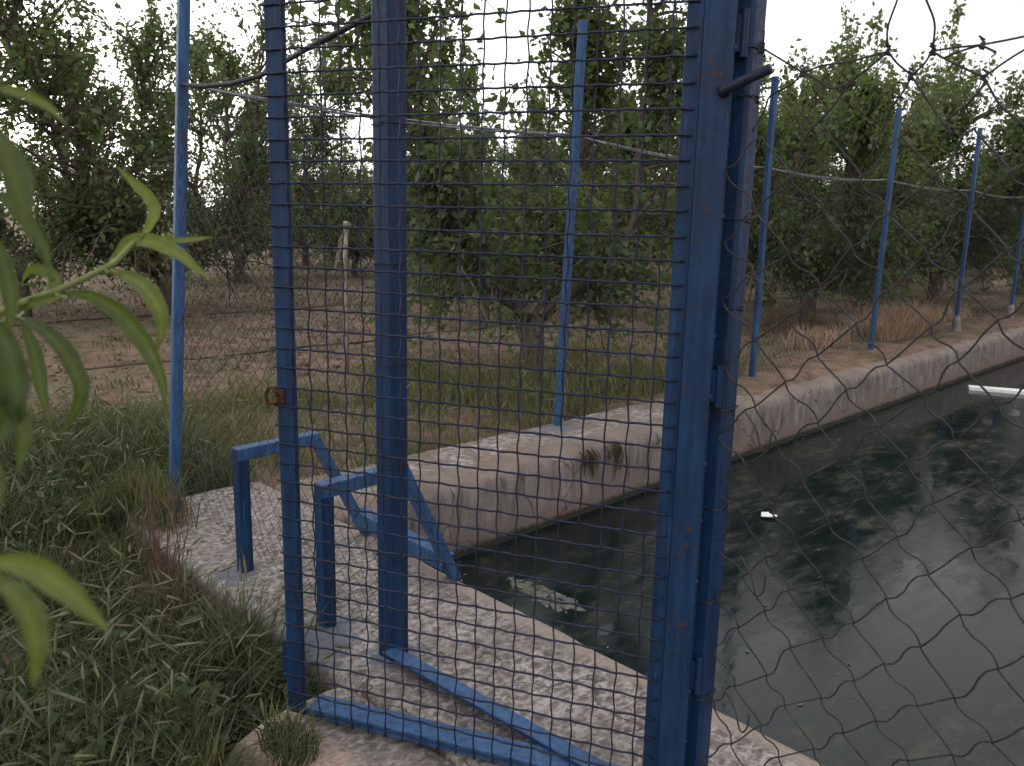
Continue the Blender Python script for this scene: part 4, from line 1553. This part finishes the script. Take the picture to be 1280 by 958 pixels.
for li, (pts, wd) in enumerate(LEAVES):
    ps = spline(pts, 6)
    m = len(ps)
    V, T = [], []
    tot = [0]
    for a, b in zip(ps[:-1], ps[1:]):
        tot.append(tot[-1] + np.linalg.norm(b - a))
    roll = random.uniform(-.55, .55)
    for i, p in enumerate(ps):
        t = tot[i] / tot[-1]
        tg = nrm(ps[min(i + 1, m - 1)] - ps[max(i - 1, 0)])
        view = nrm(CAM - p)
        s = nrm(np.cross(tg, view))
        s = nrm(s * math.cos(roll) + np.cross(s, tg) * math.sin(roll))
        nn = np.cross(s, tg)
        w_ = wd * .44 * (math.sin(math.pi * min(1, t * .93 + .035)) ** .85) * (1 - .45 * t ** 3)
        ru = .05 * wd * math.sin(t * 26 + li)
        for f_, up_ in ((-1, .42), (-.5, .16), (0, -.03), (.5, .16), (1, .42)):
            V.append(p + s * w_ * f_ + nn * (w_ * up_ + ru * abs(f_)))
            T.append([np.clip(TB[li] + (.30 if f_ == 0 else 0) + .05 * math.sin(t * 60 - 3 * abs(f_)) + random.gauss(0, .03), 0, 1), .12 * max(0, t - .7), 0, 1])
    Fq = []
    for i in range(m - 1):
        for k in range(4):
            Fq.append((i * 5 + k, i * 5 + k + 1, i * 5 + 6 + k, i * 5 + 5 + k))
    lf = mesh_obj('leaf', np.array(V) - root_p, Fq, MAT['peach'], peach, None, True, 0, T)
    # stalk to the nearest twig point
    b0 = ps[0]
    j = min(range(len(attach)), key=lambda q: np.linalg.norm(attach[q] - b0))
    if np.linalg.norm(attach[j] - b0) > .003:
        mb = MB()
        mb.tube([attach[j], (attach[j] + b0) / 2 - ZZ * .003, b0, ps[2]], [.0016, .0013, .0012, .0006], 6)
        mesh_obj('petiole', np.array(mb.v) - root_p, mb.f, MAT['twig'], lf, None, True)

# ----------------------------------------------------------------- sky, sun, camera
SUN_EL, SUN_AZ = R(7), R(-35)      # just above the horizon, beyond the orchard to the left
world = bpy.data.worlds.new('World')
scene.world = world
world.use_nodes = True
nt = world.node_tree
nt.nodes.clear()
wo = nt.nodes.new('ShaderNodeOutputWorld')
bg = nt.nodes.new('ShaderNodeBackground')
sky = nt.nodes.new('ShaderNodeTexSky')
sky.sky_type = 'NISHITA'
sky.sun_disc = False
sky.sun_elevation = SUN_EL
sky.sun_rotation = SUN_AZ
sky.dust_density = 3.0
sky.air_density = 1.0
hs = nt.nodes.new('ShaderNodeHueSaturation')
hs.inputs['Saturation'].default_value = .25
nt.links.new(sky.outputs[0], hs.inputs['Color'])
# thin high overcast over the clear sky
tc = nt.nodes.new('ShaderNodeTexCoord')
cl = noise_tex(nt, tc.outputs['Generated'], 1.6, 4, .5)
over = ramp(nt, cl, [(.35, (OVC[0] * .96, OVC[1] * .93, OVC[2] * .95)), (.65, OVC)]) if False else None
mx = nt.nodes.new('ShaderNodeMix')
mx.data_type = 'RGBA'
mx.inputs[0].default_value = .72
nt.links.new(hs.outputs[0], mx.inputs[6])
cc = ramp(nt, cl, [(.35, (.92, .925, .94)), (.65, (1.0, 1.0, 1.0))])
sx = nt.nodes.new('ShaderNodeSeparateXYZ')
nt.links.new(tc.outputs['Generated'], sx.inputs[0])
cc = mix(nt, step(nt, mth(nt, 'ADD', sx.outputs['X'], mth(nt, 'MULTIPLY', cl, .5)), .45, .95), cc, (.60, .53, .55))
vm = nt.nodes.new('ShaderNodeVectorMath')
vm.operation = 'SCALE'
vm.inputs['Scale'].default_value = 13.0
nt.links.new(cc, vm.inputs[0])
nt.links.new(vm.outputs[0], mx.inputs[7])
nt.links.new(mx.outputs[2], bg.inputs['Color'])
bg.inputs['Strength'].default_value = .15
nt.links.new(bg.outputs[0], wo.inputs['Surface'])

sl = bpy.data.lights.new('sun', 'SUN')
sl.energy = .6
sl.angle = R(25)
sl.color = (1.0, .93, .86)
so = bpy.data.objects.new('sun', sl)
COL.objects.link(so)
# light travels from the sun's direction
sd = Vector((math.sin(SUN_AZ) * math.cos(SUN_EL), math.cos(SUN_AZ) * math.cos(SUN_EL), math.sin(SUN_EL)))
so.rotation_euler = sd.to_track_quat('Z', 'Y').to_euler()

cam = bpy.data.cameras.new('camera')
co = bpy.data.objects.new('camera', cam)
COL.objects.link(co)
PITCH, ROLL, FPX = .1983, .022, 1023.5
cam.sensor_width = 36
cam.lens = 36 * FPX / 1280
cam.clip_end = 2000
cam.clip_start = .02
fwv = Vector((0, math.cos(PITCH), -math.sin(PITCH)))
u0_ = Vector((0, math.sin(PITCH), math.cos(PITCH)))
r0_ = Vector((1, 0, 0))
rt_ = r0_ * math.cos(ROLL) + u0_ * math.sin(ROLL)
up_ = -r0_ * math.sin(ROLL) + u0_ * math.cos(ROLL)
from mathutils import Matrix
mw = Matrix((( rt_.x, up_.x, -fwv.x, 0), (rt_.y, up_.y, -fwv.y, 0), (rt_.z, up_.z, -fwv.z, 1.358), (0, 0, 0, 1)))
co.matrix_world = mw
cam.dof.use_dof = True
cam.dof.focus_distance = 2.6
cam.dof.aperture_fstop = 12.5
scene.camera = co

scene.view_settings.view_transform = 'Standard'
scene.view_settings.look = 'None'
scene.view_settings.exposure = 0.22
scene.view_settings.gamma = 1.0
scene.cycles.max_bounces = 6
scene.cycles.diffuse_bounces = 3
scene.cycles.glossy_bounces = 3
scene.cycles.transmission_bounces = 3
